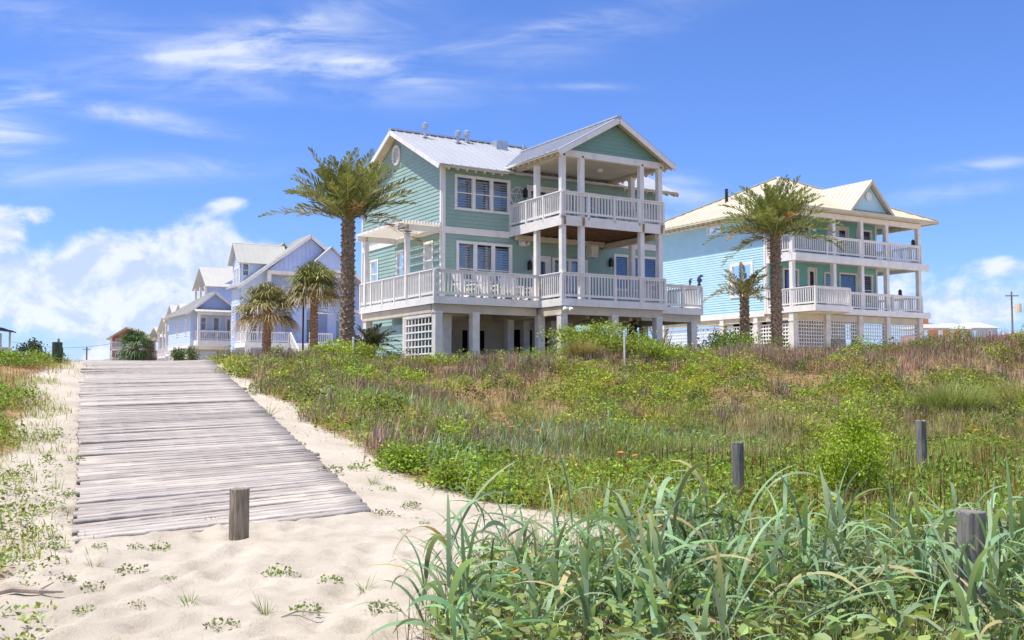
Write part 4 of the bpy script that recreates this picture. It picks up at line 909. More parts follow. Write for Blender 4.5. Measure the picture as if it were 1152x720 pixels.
t = thing('banana_plant', 'small leafy plant with upright stems beside the green house deck end', 'plant', (q[0], q[1], 2.5))
lb = LB(); n = 16; ribs = lb.ribbons(np.zeros((n, 3)) + rng.normal(size=(n, 3)) * [.15, .15, 0], rng.uniform(0, 6.28, n), rng.uniform(.02, .15, n), rng.uniform(.2, .7, n), rng.uniform(1.6, 2.7, n), np.full(n, .14), 8, jit((.10, .15, .08), n), base=.2); lb.obj('leaves', 'leaf', t)

# ================================================================== wooden posts and stakes
def wood_post(label, x, y, h, r, m, seed, group, tilt=(0, 0)):
    rr = random.Random(seed); t = Zt(x, y); b = MB(); n = 24; K = 10
    pts = [(0, 0, -.5 + (h + .5) * k / K) for k in range(K + 1)] + [(0, 0, h + .006)]
    rad = [r * (1 + rr.uniform(-.02, .02)) for k in range(K + 1)] + [r * .93]
    b.tube(pts, rad, n)
    # vertical cracks: pull a few columns of vertices inwards
    cr = {rr.randrange(n): rr.uniform(.05, .14) for _ in range(5)}
    for k in range(K + 2):
        for j, a in cr.items():
            v = b.v[k * n + j]; s = 1 - a * (.6 + .4 * math.sin(k * 1.3 + j)); b.v[k * n + j] = (v[0] * s, v[1] * s, v[2] - (.012 if k >= K else 0))
    o = b.obj('wooden_post', m, smooth=False); o.location = (x, y, t); o.rotation_euler = (tilt[0], tilt[1], rr.uniform(0, 6)); return tag(o, label, 'post', group)
gp = 'round wooden posts of the beach access'
wood_post('short wooden bollard standing in sand at the foot of the boardwalk', -2.92, 11.05, .53, .105, 'wood', 1, gp)
wood_post('slim grey wooden post left of the bright green bush', 2.64, 12.0, .93, .070, 'woodgrey', 2, gp, (.0, .01))
wood_post('slim grey wooden post right of the bright green bush', 5.98, 15.0, .97, .074, 'woodgrey', 3, gp, (0, -.01))
wood_post('thick grey wooden post among the tall blades at the right edge', 2.92, 6.6, .84, .088, 'woodgrey', 4, gp, (.02, 0))
p = atY(64, 405, 26.6); M['woodgreen'] = mat('mossy_post_wood', (.055, .075, .04), .9, .4, 9, bump=.8, bscale=14, stretch=(3, 3, .35))
wood_post('mossy green wooden bollard left of the boardwalk crest', p.x, 26.6, .52, .125, 'woodgreen', 5, gp)
p = atY(68.6, 405, 27.2); wood_post('thin dark post stub right behind the mossy green bollard', p.x, 27.2, .36, .05, 'woodgreen', 6, gp)
for lab, px, Y, ztop in (('thin white stake in the bushes below the tall date palm', 397.5, 33.5, 3.15), ('thin white stake in the bushes on the crest below the green house', 702.5, 33.5, 3.35)):
    p = atY(px, 385, Y); z = Zt(p.x, Y); b = MB(); b.tube([(0, 0, -.3), (0, 0, ztop - z)], .03, 8); b.tube([(0, 0, ztop - z - .001), (0, 0, ztop - z + .04)], [.04, .03], 8); o = b.obj('marker_stake', 'white'); o.location = (p.x, Y, z); tag(o, lab, 'stake', 'thin white stakes on the dune crest')

# ================================================================== poles, wires, lamp, sign
def pole(label, px, Y, ytop, r, arm=True, trans=False):
    a = atY(px, 400, Y); top = atY(px, ytop, Y).z; t = thing('utility_pole', label, 'utility pole', (a.x, Y, 1.8)); H = top - 1.8
    b = MB(); b.tube([(0, 0, -.5), (0, 0, H)], [r, r * .75], 8); b.obj('shaft', 'woodgrey', t)
    if arm: b = MB(); b.beam((-.9, -.15, H - .6), (.9, -.15, H - .6), .12, .14); b.obj('crossarm', 'woodgrey', t)
    if trans:
        b = MB(); b.tube([(.75, -.3, H - 2.9), (.75, -.3, H - 1.7)], .42, 12); b.beam((0, 0, H - 2.2), (.5, -.2, H - 2.2), .1, .2); b.obj('transformer', 'terra' if 0 else 'beige', t)
    return t, (a.x, Y, top)
pole('wooden utility pole carrying a transformer at the right edge', 1140, 140, 328, .16, True, True)
_, w1 = pole('distant utility pole between the mossy bollard and the boardwalk', 97.5, 230, 390, .22); _, w2 = pole('distant utility pole left of the mossy bollard', 45, 250, 387, .2); _, w3 = pole('distant dark utility pole rising behind the mossy bollard', 65.5, 200, 381, .3, False)
b = MB()
for dz in (-.6, -4.2):
    P0 = atY(10, 382, 240); P1 = atY(140, 382, 240); b.tube([(P0.x + (P1.x - P0.x) * i / 20, 240, w1[2] + dz + 2.2 - 1.5 * math.sin(math.pi * i / 20)) for i in range(21)], .05, 4)
tag(b.obj('power_line', 'woodgrey'), 'two thin power lines strung across the sky left of the red house', 'power line')
p = atY(341.5, 327, 57); t = thing('globe_lamp', 'round white lamp globe hanging between the two sabal palms', 'lamp', (p.x, 57, 2.4)); H = p.z - 2.4
b = MB(); b.tube([(0, 0, -.4), (0, 0, H - .2)], .05, 8); b.obj('pole', 'bronze', t); b = MB(); b.ball((0, 0, H), .24, 12); b.obj('globe', 'lampwhite', t, True)
p = atY(28, 400, 34); z = Zt(p.x, 34); t = thing('notice_board', 'small blank grey notice board on a post in front of a dark bush', 'sign', (p.x, 34, z)); zt = atY(28, 395.5, 34).z - z
b = MB(); b.box(-.04, .04, -.03, .04, -.3, zt); b.obj('post', 'woodgrey', t); b = MB(); b.box(-.19, .19, -.06, -.03, zt - .3, zt); b.obj('panel', 'signgrey', t)

# ================================================================== the ground sheet
def axis(lo, hi, bands):
    out = [lo]
    while out[-1] < hi:
        x = out[-1]; s = next((st for a, b, st in bands if a <= x < b), None)
        if s is None: d = min(abs(x - bands[0][0]), abs(x - bands[-1][1])); s = max(bands[0][2], d * .25)
        out.append(min(hi, x + s) if hi - x > s * .5 else hi)
    return np.array(out)
def outer(c, far):
    lo, hi = c[0], c[-1]; l = []; s = 1.0; x = lo
    while x > -far: x -= s; l.append(x); s *= 1.5
    r = []; s = 1.0; x = hi
    while x < far: x += s; r.append(x); s *= 1.5
    return np.concatenate([l[::-1], c, r])
gx = outer(np.concatenate([np.arange(-26, -9, .25), np.arange(-9, 3, .06), np.arange(3, 34, .25)]), 4000)
gy = outer(np.concatenate([np.arange(-6, 5, .5), np.arange(5, 16, .06), np.arange(16, 46, .22), np.arange(46, 70, 1.2)]), 4000)
GX, GY = np.meshgrid(gx, gy); GZ = terrain(GX, GY)
# footprints and tyre tracks in the loose sand
nearw = (1 - sstep(14, 17, GY)) * (np.abs(GX + 3) < 9)
GZ += nearw * (.014 * (fbm(GX * 3.2, GY * 3.2, 51, 3) - .5) + .018 * (fbm(GX * 9, GY * 9, 52, 3) - .5))
for tx, dx, wd in ((-2.55, -.055, .11), (-1.35, .0, .11), (-3.0, .10, .09)):
    xc = tx + dx * (GY - 8) + .06 * np.sin(GY * 1.1 + tx); pr = np.exp(-((GX - xc) / wd) ** 2); sh = np.exp(-((np.abs(GX - xc) - wd * 1.9) / (wd * .6)) ** 2)
    k = (1 - sstep(10.2, 11.0, GY)) * nearw; GZ += k * (-.034 * pr * (1 + .3 * np.sin(GY * 40)) + .018 * sh)
rf = np.random.default_rng(77)
for _ in range(320):
    fx, fy = rf.uniform(-6, 1), rf.uniform(6.2, 13)
    m_ = (np.abs(GX - fx) < .4) & (np.abs(GY - fy) < .4)
    if m_.any(): d2 = ((GX[m_] - fx) / .12) ** 2 + ((GY[m_] - fy) / .17) ** 2; GZ[m_] += -.030 * np.exp(-d2) + .014 * np.exp(-(np.sqrt(d2) - 1.5) ** 2 * 4)
onb = (side_right(GX, GY) < -.03) & (side_left(GX, GY) < -.03) & (ramp_q(GX, GY) > 11.15) & (ramp_q(GX, GY) < 29); GZ = np.where(onb, np.minimum(GZ, ramp_z(GX, GY) - .04), GZ)
ny, nx = GX.shape; idx = np.arange(ny * nx).reshape(ny, nx)
fq = np.stack([idx[:-1, :-1], idx[:-1, 1:], idx[1:, 1:], idx[1:, :-1]], -1).reshape(-1, 4)
veg = np.maximum(sstep(-.35, .5, sand_edge_right(GX, GY)) * (GY > 5.5) * (GY < 40), sstep(-.2, .8, sand_edge_left(GX, GY)) * (GY > 4))
veg = np.maximum(veg, sstep(38, 44, GY) * .25)
patch = fbm(GX * .35, GY * .35, 41, 4)
colr = np.zeros((ny * nx, 3)); colr[:, 0] = veg.ravel(); colr[:, 1] = patch.ravel(); colr[:, 2] = sstep(24, 30, GY).ravel()
m, nt, bs = newmat('sand_and_soil'); at = nt.node('ShaderNodeAttribute', attribute_name='Col'); sp = nt.node('ShaderNodeSeparateColor'); nt.l.new(at.outputs['Color'], sp.inputs[0])
tc = nt.node('ShaderNodeTexCoord').outputs['Object']
sand = nt.mix(nt.ramp(nt.noise(tc, 1.3, 6, .6), .3, .7), (.45, .395, .325, 1), (.565, .50, .42, 1))
sand = nt.mix(nt.math('MULTIPLY', nt.ramp(nt.noise(tc, 48, 3, .7), .62, .70), .6), sand, (.24, .18, .12, 1))
sand = nt.mix(nt.math('MULTIPLY', nt.ramp(nt.noise(nt.mapping(tc, (1, 2.2, 1)), 11, 6, .75), .58, .68), .5), sand, (.33, .25, .17, 1))
soil = nt.mix(nt.ramp(nt.noise(tc, 6, 6, .7), .35, .65), (.25, .155, .08, 1), (.42, .285, .16, 1))
soil = nt.mix(nt.ramp(nt.noise(tc, 1.1, 4, .6), .5, .66), soil, (.17, .16, .06, 1))
edge = nt.ramp(nt.math('ADD', sp.outputs[0], nt.math('MULTIPLY', nt.math('SUBTRACT', nt.noise(tc, 3.5, 6, .7), .5), 1.1)), .25, .8)
nt.l.new(nt.mix(edge, sand, soil), bs.inputs['Base Color']); bs.inputs['Roughness'].default_value = .95; bs.inputs['Specular IOR Level'].default_value = .1
bn = nt.node('ShaderNodeBump'); bn.inputs['Strength'].default_value = .8; bn.inputs['Distance'].default_value = .04
nt.l.new(nt.math('ADD', nt.noise(tc, 9, 6, .65), nt.math('MULTIPLY', nt.noise(tc, 70, 4, .7), .5)), bn.inputs['Height']); nt.l.new(bn.outputs[0], bs.inputs['Normal'])
M['sand'] = m
gr = nmesh('ground', np.stack([GX.ravel(), GY.ravel(), GZ.ravel()], 1), fq, colr, 'sand'); gr.data.polygons.foreach_set('use_smooth', np.ones(len(fq), bool)); tag(gr, kind='structure')

# ================================================================== the boardwalk: one mesh of weathered planks
def boardwalk():
    n = 142; rr = np.random.default_rng(3); V = []; Fc = []; C = []; UV = []
    up = np.array([0, 0, 1.])
    for i in range(n + 9):
        t0, t1 = (i + .018 + .015 * rr.random()) / n, (i + .982 - .015 * rr.random()) / n
        L0, L1 = BW_A + (BW_C - BW_A) * t0, BW_A + (BW_C - BW_A) * t1; R0, R1 = BW_B + (BW_D - BW_B) * t0, BW_B + (BW_D - BW_B) * t1
        if t1 > 1: 
            for q in (L0, L1, R0, R1): q[2] = min(q[2], 2.30 + .012 * rr.random())
        d = R0 - L0; d /= np.linalg.norm(d); a = d * rr.normal() * .02; e = d * (rr.normal() * .016 + (.14 if rr.random() < .03 else 0))
        dz = rr.normal(size=4) * .006; lift = .035 if rr.random() < .07 else 0
        K = 10; bow = rr.normal() * .006
        for k in range(K):
            s0, s1 = k / K, (k + 1) / K; vs = []
            for s in (s0, s1):
                pa = (L0 + a) * (1 - s) + (R0 + e) * s; pb = (L1 + a) * (1 - s) + (R1 + e) * s
                hz = dz[0] * (1 - s) + dz[1] * s + bow * math.sin(3.14 * s) + lift * (1 - s) ** 3; hb = dz[2] * (1 - s) + dz[3] * s + bow * math.sin(3.14 * s) + lift * .6 * (1 - s) ** 3
                vs += [pa + up * hz, pb + up * hb, pa + up * (hz - .045), pb + up * (hb - .045)]
            o = len(V); V += vs; Fc += [(o, o + 4, o + 5, o + 1), (o + 2, o + 3, o + 7, o + 6), (o, o + 2, o + 6, o + 4), (o + 1, o + 5, o + 7, o + 3)]
            if k == 0: Fc.append((o, o + 1, o + 3, o + 2))
            if k == K - 1: Fc.append((o + 4, o + 6, o + 7, o + 5))
            tone = _TONE[i]; C += [(tone, s0 * 4 + i * 3.7, i * 1.0)] * 4 + [(tone, s1 * 4 + i * 3.7, i * 1.0)] * 4
    V = np.array(V); o = nmesh('boardwalk', V, np.array(Fc), np.array(C), 'plank'); return tag(o, kind='structure')
_TONE = np.random.default_rng(8).uniform(0, 1, 200)
m, nt, bs = newmat('weathered_planks'); at = nt.node('ShaderNodeAttribute', attribute_name='Col'); sp = nt.node('ShaderNodeSeparateColor'); nt.l.new(at.outputs['Color'], sp.inputs[0])
tc = nt.node('ShaderNodeTexCoord').outputs['Object']; rot = math.atan2(2.45, 2.72)
g = nt.mapping(tc, (1, 1, 1), (0, 0, -rot)); gs = nt.mapping(g, (1.2, 22, 1)); 
cmb = nt.node('ShaderNodeCombineXYZ'); nt.l.new(sp.outputs[1], cmb.inputs[0]); sx = nt.node('ShaderNodeSeparateXYZ'); nt.l.new(gs, sx.inputs[0]); nt.l.new(sx.outputs[1], cmb.inputs[1]); nt.l.new(sp.outputs[2], cmb.inputs[2])
grain = nt.noise(cmb.outputs[0], 2.2, 6, .7)
base = nt.mix(sp.outputs[0], (.37, .335, .31, 1), (.55, .50, .46, 1))
c = nt.mix(nt.ramp(grain, .35, .62), nt.mix(1, base, (.62, .59, .59, 1), 'MULTIPLY'), base)
blown = nt.ramp(nt.math('ADD', nt.noise(nt.mapping(g, (.5, 1.6, 1)), 1.2, 6, .65), nt.math('MULTIPLY', nt.ramp(nt.node('ShaderNodeSeparateXYZ').outputs[0], 0, 1), 0)), .50, .68)
sxyz = nt.node('ShaderNodeSeparateXYZ'); nt.l.new(tc, sxyz.inputs[0])
lowend = nt.math('SUBTRACT', 1.0, nt.ramp(sxyz.outputs[2], .0, 1.6))
c = nt.mix(nt.math('MULTIPLY', blown, nt.math('ADD', nt.math('MULTIPLY', lowend, .85), .15), clamp=True), c, (.60, .53, .45, 1))
nt.l.new(c, bs.inputs['Base Color']); bs.inputs['Roughness'].default_value = .85; bs.inputs['Specular IOR Level'].default_value = .2
bn = nt.node('ShaderNodeBump'); bn.inputs['Strength'].default_value = .5; bn.inputs['Distance'].default_value = .008; nt.l.new(grain, bn.inputs['Height']); nt.l.new(bn.outputs[0], bs.inputs['Normal'])
M['plank'] = m; boardwalk()

# ================================================================== vegetation
def scatter(n, x0, x1, y0, y1, dens):
    x = rng.uniform(x0, x1, n); y = rng.uniform(y0, y1, n); k = rng.random(n) < dens(x, y); x, y = x[k], y[k]
    # keep what lies in a generous wedge before the camera
    k = np.abs(x) < y * .60 + 2.5; x, y = x[k], y[k]; return np.stack([x, y, terrain(x, y)], 1)
def inside(x, y): return sand_edge_right(x, y) > 0
def fgmask(x, y): return (x > -.55 + .25 * (fbm(x * 2, y * 2, 61, 2) - .5) + np.clip(y - 7.2, 0, 5) * .16) & (y < 10.6)
def green_n(x, y): return fbm(x * .38 + 5, y * .38, 71, 4)
def brown_n(x, y): return fbm(x * .30 - 9, y * .42, 72, 4)
hillf = lambda x, y: sstep(20, 24, y + .5 * x * (x < 4) * 0 + np.where(side_right(x, y) < 7, 6, 0))
YG = (.33, .39, .055); MG = (.22, .30, .05); OLIVE = (.27, .235, .085); BROWN = (.29, .18, .095); MAUVE = (.29, .205, .16); TAN = (.42, .31, .17); STRAW = (.46, .38, .19); SILV = (.215, .325, .17)

def shrub_leaves(lb, P, per, rad, hgt, size, col, amt=.25, flat=.5):
    """low leafy mounds: per leaves in a dome over every point of P"""
    N = len(P); Q = np.repeat(P, per, 0); n = len(Q)
    rr = np.repeat(rad * rng.uniform(.6, 1.3, N), per); hh = np.repeat(hgt * rng.uniform(.5, 1.35, N), per)
    a = rng.uniform(0, 6.283, n); u = np.sqrt(rng.random(n)); dx = np.cos(a) * u * rr; dy = np.sin(a) * u * rr
    Q[:, 0] += dx; Q[:, 1] += dy; Q[:, 2] = terrain(Q[:, 0], Q[:, 1]) + hh * np.sqrt(np.maximum(0, 1 - u ** 2)) * rng.uniform(.35, 1.05, n) ** .6 + .01
    d = rdirs(n); d[:, 2] *= flat; d /= np.linalg.norm(d, axis=1)[:, None]; s = size * rng.uniform(.6, 1.5, n)
    cb = np.repeat(jit(col, N, .22, .10), per, 0)
    lb.leaves(Q, d * s[:, None] * .5, perp(d) * s[:, None] * .30, jit(cb, n, amt, .06))
def brush(lb, P, per, hgt, col, w=.010, lean=.7):
    N = len(P); Q = np.repeat(P, per, 0); n = len(Q); Q[:, :2] += rng.normal(size=(n, 2)) * .12
    Q[:, 2] = terrain(Q[:, 0], Q[:, 1]); cb = np.repeat(jit(col, N, .25, .10), per, 0)
    lb.ribbons(Q, rng.uniform(0, 6.283, n), np.abs(rng.normal(size=n)) * lean, rng.normal(size=n) * .5, hgt * rng.uniform(.4, 1.3, n), np.full(n, w) * rng.uniform(.7, 1.4, n), 2, jit(cb, n, .25, .06), base=.9)
def grass(lb, P, per, hgt, col, w=.012, lean=.35, bend=.9, spread=.08, K=3, tip=None):
    N = len(P); Q = np.repeat(P, per, 0); n = len(Q); Q[:, :2] += rng.normal(size=(n, 2)) * spread; Q[:, 2] = terrain(Q[:, 0], Q[:, 1]) - .01
    cb = jit(np.repeat(jit(col, N, .18, .08), per, 0), n, .2, .06)
    lb.ribbons(Q, rng.uniform(0, 6.283, n), np.abs(rng.normal(size=n)) * lean, np.abs(rng.normal(size=n)) * bend, hgt * rng.uniform(.5, 1.3, n), w * rng.uniform(.7, 1.4, n), K, cb, colt=None if tip is None else jit(np.array(tip), n, .2, .05))

# --- right: hillside of low shrubs, dry brush and grass
lb = LB()
P = scatter(26000, -11, 26, 12, 41, lambda x, y: inside(x, y) * hillf(x, y) * (1 - sstep(38, 41, y)) * sstep(.53, .60, green_n(x, y) + .05 * np.exp(-((y - 35) / 2.5) ** 2) - .05 * sstep(6, 14, x)) * .62)
shrub_leaves(lb, P, 44, .32, .32, .066, YG)
P = scatter(9000, -11, 26, 12, 41, lambda x, y: inside(x, y) * hillf(x, y) * sstep(.47, .57, green_n(x + 3, y)) * .42); shrub_leaves(lb, P, 34, .26, .24, .058, MG)
P = scatter(9000, -11, 26, 12, 39, lambda x, y: (sand_edge_right(x, y) > -.1) * (sand_edge_right(x, y) < 1.6 + 4.5 * fbm(x * .5, y * .5, 9, 3)) * .62); shrub_leaves(lb, P, 38, .28, .26, .062, (.29, .375, .055))
P = scatter(1500, -11, 28, 12, 41, lambda x, y: inside(x, y) * hillf(x, y) * sstep(.46, .56, fbm(x * .9, y * .9, 173, 3)) * .55); shrub_leaves(lb, P, 230, .62, .52, .062, (.25, .33, .045), .25, .7)
P = scatter(700, -11, 28, 12, 41, lambda x, y: inside(x, y) * hillf(x, y) * sstep(.44, .56, fbm(x * .9, y * .9, 174, 3)) * .6); shrub_leaves(lb, P, 200, .5, .50, .055, (.13, .18, .05), .25, .7)
tag(lb.obj('dune_shrubs', 'leaf'), 'carpet of bright yellow green shrubs over the dune face', kind='stuff')
lb = LB()
P = scatter(30000, -11, 30, 12, 43, lambda x, y: inside(x, y) * hillf(x, y) * sstep(.44, .52, brown_n(x, y) + .14 * sstep(6, 14, x)) * .85); brush(lb, P, 11, .40, MAUVE, .014)
P = scatter(2600, -11, 30, 14, 42, lambda x, y: inside(x, y) * hillf(x, y) * sstep(.44, .56, fbm(x * .8, y * .8, 175, 3)) * .6); brush(lb, P, 60, .52, MAUVE, .012, .8)
P = scatter(16000, -11, 26, 12, 42, lambda x, y: inside(x, y) * hillf(x, y) * .5); brush(lb, P, 5, .26, BROWN, .014, 1.0)
P = scatter(5000, 2, 14, 16, 24, lambda x, y: inside(x, y) * sstep(.5, .56, brown_n(x, y)) * .6); brush(lb, P, 8, .35, MAUVE, .009)
tag(lb.obj('dry_brush', 'twig'), 'brown and mauve dry brush between the dune shrubs', kind='stuff')
lb = LB()
P = scatter(22000, -11, 30, 14, 43, lambda x, y: inside(x, y) * hillf(x, y) * .4); grass(lb, P, 7, .30, OLIVE, .014)
P = scatter(14000, -11, 30, 14, 43, lambda x, y: inside(x, y) * hillf(x, y) * sstep(.42, .55, fbm(x * .33, y * .5, 176, 4)) * .7); grass(lb, P, 8, .26, (.37, .26, .125), .013, .6)
P = scatter(12000, -11, 30, 20, 43, lambda x, y: inside(x, y) * hillf(x, y) * sstep(.48, .6, fbm(x * .4, y * .4, 77, 3)) * .6); grass(lb, P, 7, .38, STRAW, .012, .5)
# --- meadow
mead = lambda x, y: inside(x, y) * (1 - sstep(23, 27, y)) * (side_right(x, y) > 1.5)
P = scatter(42000, -4, 18, 10.2, 27, lambda x, y: mead(x, y) * (.25 + .75 * sstep(-1, 4, x)) * .6); grass(lb, P, 9, .36, (.32, .365, .09), .011, .4, .9, .12)
P = scatter(26000, 0, 18, 10.5, 28, lambda x, y: mead(x, y) * sstep(.44, .58, fbm(x * .5, y * .5, 78, 3)) * .7); grass(lb, P, 8, .48, STRAW, .008, .45, .7, .12)
P = scatter(15000, 1, 16, 9.5, 19, lambda x, y: mead(x, y) * .5); grass(lb, P, 6, .40, (.20, .29, .06), .017, .4, 1.0, .10)
tag(lb.obj('meadow_grass', 'blade'), 'tangled green and straw coloured meadow grass behind the posts', kind='stuff')
# silvery beach grass patches
lb = LB()
def silv(x, y): return mead(x, y) * sstep(.44, .54, fbm(x * .55, y * .55, 79, 3)) * (1 - sstep(4.5, 7.5, x)) * sstep(13.5, 15, y) 
P = scatter(6500, -6, 8, 13, 24, lambda x, y: silv(x, y) * .55); grass(lb, P, 6, .50, SILV, .024, .55, 1.6, .10, 5)
tag(lb.obj('silvery_grass', 'blade'), 'silvery blue green grass patches below the dune face', kind='stuff')
# bright leafy low shrubs beside the sand in the middle
lb = LB()
P = scatter(9000, -2.5, 6.5, 9.6, 16.5, lambda x, y: inside(x, y) * (1 - sstep(3.2, 5.6, x + .3 * (y - 12))) * (~fgmask(x, y) | (y > 9.9)) * sstep(.36, .48, fbm(x * .6, y * .6, 81, 3))); shrub_leaves(lb, P, 46, .26, .34, .055, (.27, .365, .05), .22)
P = scatter(3600, 2, 13, 11, 22, lambda x, y: mead(x, y) * sstep(.5, .6, fbm(x * .7, y * .7, 82, 3))); shrub_leaves(lb, P, 34, .22, .40, .06, MG, .22, .8)
tag(lb.obj('leafy_groundcover', 'leaf'), 'fresh green leafy ground cover along the sand edge', kind='stuff')
# reddish dock stems
lb = LB(); P = scatter(1500, 1.5, 13, 10, 18, lambda x, y: mead(x, y) * .6); brush(lb, P, 4, .55, (.20, .07, .035), .018, .25)
n = 1500; 
tag(lb.obj('red_dock_stems', 'twig'), 'rusty red seed stems among the meadow grass', kind='stuff')
# left dune
lb = LB(); lb2 = LB()
lf_ = lambda x, y: (sand_edge_left(x, y) > 0)
P = scatter(9000, -24, -4, 6, 34, lambda x, y: lf_(x, y) * sstep(.40, .50, green_n(x, y)) * sstep(.0, .9, sand_edge_left(x, y)) * .95); shrub_leaves(lb, P, 40, .26, .26, .055, (.20, .30, .045)); 
P = scatter(2600, -9, -3, 5.5, 17, lambda x, y: (side_left(x, y) > .18) * sstep(.40, .52, fbm(x * 1.6, y * 1.2, 192, 3)) * .6); shrub_leaves(lb, P, 14, .10, .09, .035, (.24, .32, .07), .25, .8)
tag(lb.obj('left_dune_shrubs', 'leaf'), 'green shrubs on the low dune left of the boardwalk', kind='stuff')
P = scatter(16000, -24, -4, 6, 34, lambda x, y: (sand_edge_left(x, y) > -.8) * (.08 + .5 * sstep(.45, .6, fbm(x * .8, y * .8, 91, 3)) * sstep(-.8, .8, sand_edge_left(x, y)) )); grass(lb2, P, 8, .15, (.24, .28, .07), .010, .6, .8, .1)
P = scatter(9000, -24, -6, 14, 34, lambda x, y: lf_(x, y) * sstep(.50, .58, brown_n(x, y)) * .5); brush(lb2, P, 7, .26, BROWN, .011)
P = scatter(15000, -20, -4, 9, 32, lambda x, y: (sand_edge_left(x, y) > -.5) * sstep(-.5, .2, sand_edge_left(x, y)) * sstep(.36, .5, fbm(x * .7, y * .7, 191, 3)) * .9); grass(lb2, P, 12, .13, (.31, .33, .07), .010, .6, .8, .09)
tag(lb2.obj('left_dune_grass', 'blade'), 'short olive grass and brown stems left of the boardwalk', kind='stuff')

# --- foreground: tall blades, broad leaves, dead stems
lb = LB(); st = MB()
P = scatter(2600, -1.2, 6.5, 5.2, 11.2, lambda x, y: fgmask(x, y) * (.25 + .75 * sstep(.42, .6, fbm(x * 1.1, y * 1.1, 101, 3))) * (.20 + .40 * sstep(5.7, 6.8, y)) * (1 - .9 * sstep(8.0, 9.6, y)))
H = np.clip(rng.normal(.43, .14, len(P)), .16, .74) * (1 - .25 * sstep(7.4, 9, P[:, 1]))
stems_ribs = []
lb.ribbons(P, rng.uniform(0, 6.28, len(P)), np.abs(rng.normal(size=len(P))) * .16, rng.normal(size=len(P)) * .15, H * 1.05, np.full(len(P), .012), 4, jit((.16, .19, .13), len(P), .2), base=1)
per = 6; Q = np.repeat(P, per, 0); n = len(Q); hq = np.repeat(H, per); f = np.tile(np.linspace(.15, 1.0, per), len(P)) + rng.normal(size=n) * .05
azs = np.repeat(rng.uniform(0, 6.28, len(P)), per) + np.tile(np.arange(per) * 3.14, len(P)) + rng.normal(size=n) * .45
Q[:, 2] += hq * np.clip(f, .02, 1.02)
L = hq * rng.uniform(.6, 1.25, n) * (1.05 - .25 * f) + .12; c = jit(SILV, n, .28, .08); dry = rng.random(n) < .035; c[dry] = jit((.48, .39, .21), int(dry.sum()), .2, .05)
lb.ribbons(Q, azs, np.clip(.80 - .42 * f + rng.normal(size=n) * .30, .02, 1.45), np.clip(1.55 + rng.normal(size=n) * .6, .15, 2.9), L, rng.uniform(.020, .052, n), 9, c * .85, taper=.8, twist=rng.normal(size=n) * .55, base=.55, colt=np.where(rng.random(n)[:, None] < .08, np.array([[.50, .40, .20]]), c * 1.15))
# a few stiff upright leaves and long arching ones as in the picture
m_ = 20; x = rng.uniform(-.4, 4.4, m_); y = rng.uniform(5.6, 7.8, m_); root = np.stack([x, y, terrain(x, y) + .15], 1)
lb.ribbons(root, rng.uniform(0, 6.28, m_), np.abs(rng.normal(size=m_)) * .22, np.abs(rng.normal(size=m_)) * .9, rng.uniform(.5, .85, m_), rng.uniform(.026, .044, m_), 10, jit((.23, .33, .20), m_), taper=.8, twist=rng.normal(size=m_) * .4, base=.6)
tag(lb.obj('tall_beach_grass', 'blade'), 'tall blue green strap leaved beach grass filling the foreground', kind='stuff')
lb = LB(); P = scatter(5200, -1.2, 4.5, 5.0, 8.4, lambda x, y: fgmask(x - .05, y) * (1 - .75 * sstep(1.8, 3.6, x)) * .9); n = len(P); P[:, 2] += rng.uniform(.02, .42, n) * (.3 + .7 * sstep(-.9, -.1, P[:, 0]))
d = rdirs(n); d[:, 2] *= .45; d /= np.linalg.norm(d, axis=1)[:, None]; s = rng.uniform(.055, .11, n); b_ = perp(d); b_[:, 2] *= .5
cc = jit((.29, .38, .13), n, .2, .07); w = b_ * (s * .36)[:, None]; a = d * (s * .5)[:, None]
nrm = np.cross(a, w); nrm = nrm / (np.linalg.norm(nrm, axis=1)[:, None] + 1e-9) * (s * .10)[:, None]; nrm = np.where(nrm[:, 2:3] < 0, -nrm, nrm)
lb.quads(np.stack([P - a, P - a * .35 + w + nrm, P + a * .45 + w * .85 + nrm, P + a], 1), cc); lb.quads(np.stack([P - a, P + a, P + a * .45 - w * .85 + nrm, P - a * .35 - w + nrm], 1), cc * .95)
tag(lb.obj('broad_leaf_cover', 'leaf'), 'round pale green leaves creeping under the foreground blades', kind='stuff')
lb = LB(); P = scatter(5200, -1.0, 6.5, 5.0, 11, lambda x, y: fgmask(x, y) * .5); brush(lb, P, 4, .30, (.30, .20, .13), .007, .9)
P = scatter(3500, 1.2, 6.5, 5.2, 11, lambda x, y: fgmask(x, y) * .6); grass(lb, P, 8, .34, (.20, .27, .07), .009, .5, .9, .12)
P = scatter(1800, -.6, 6.5, 5.2, 11, lambda x, y: fgmask(x, y) * .5); grass(lb, P, 5, .42, (.42, .35, .22), .007, .6, .8, .1)
tag(lb.obj('dead_stems', 'twig'), 'dry tan stems and thin grass under the foreground blades', kind='stuff')

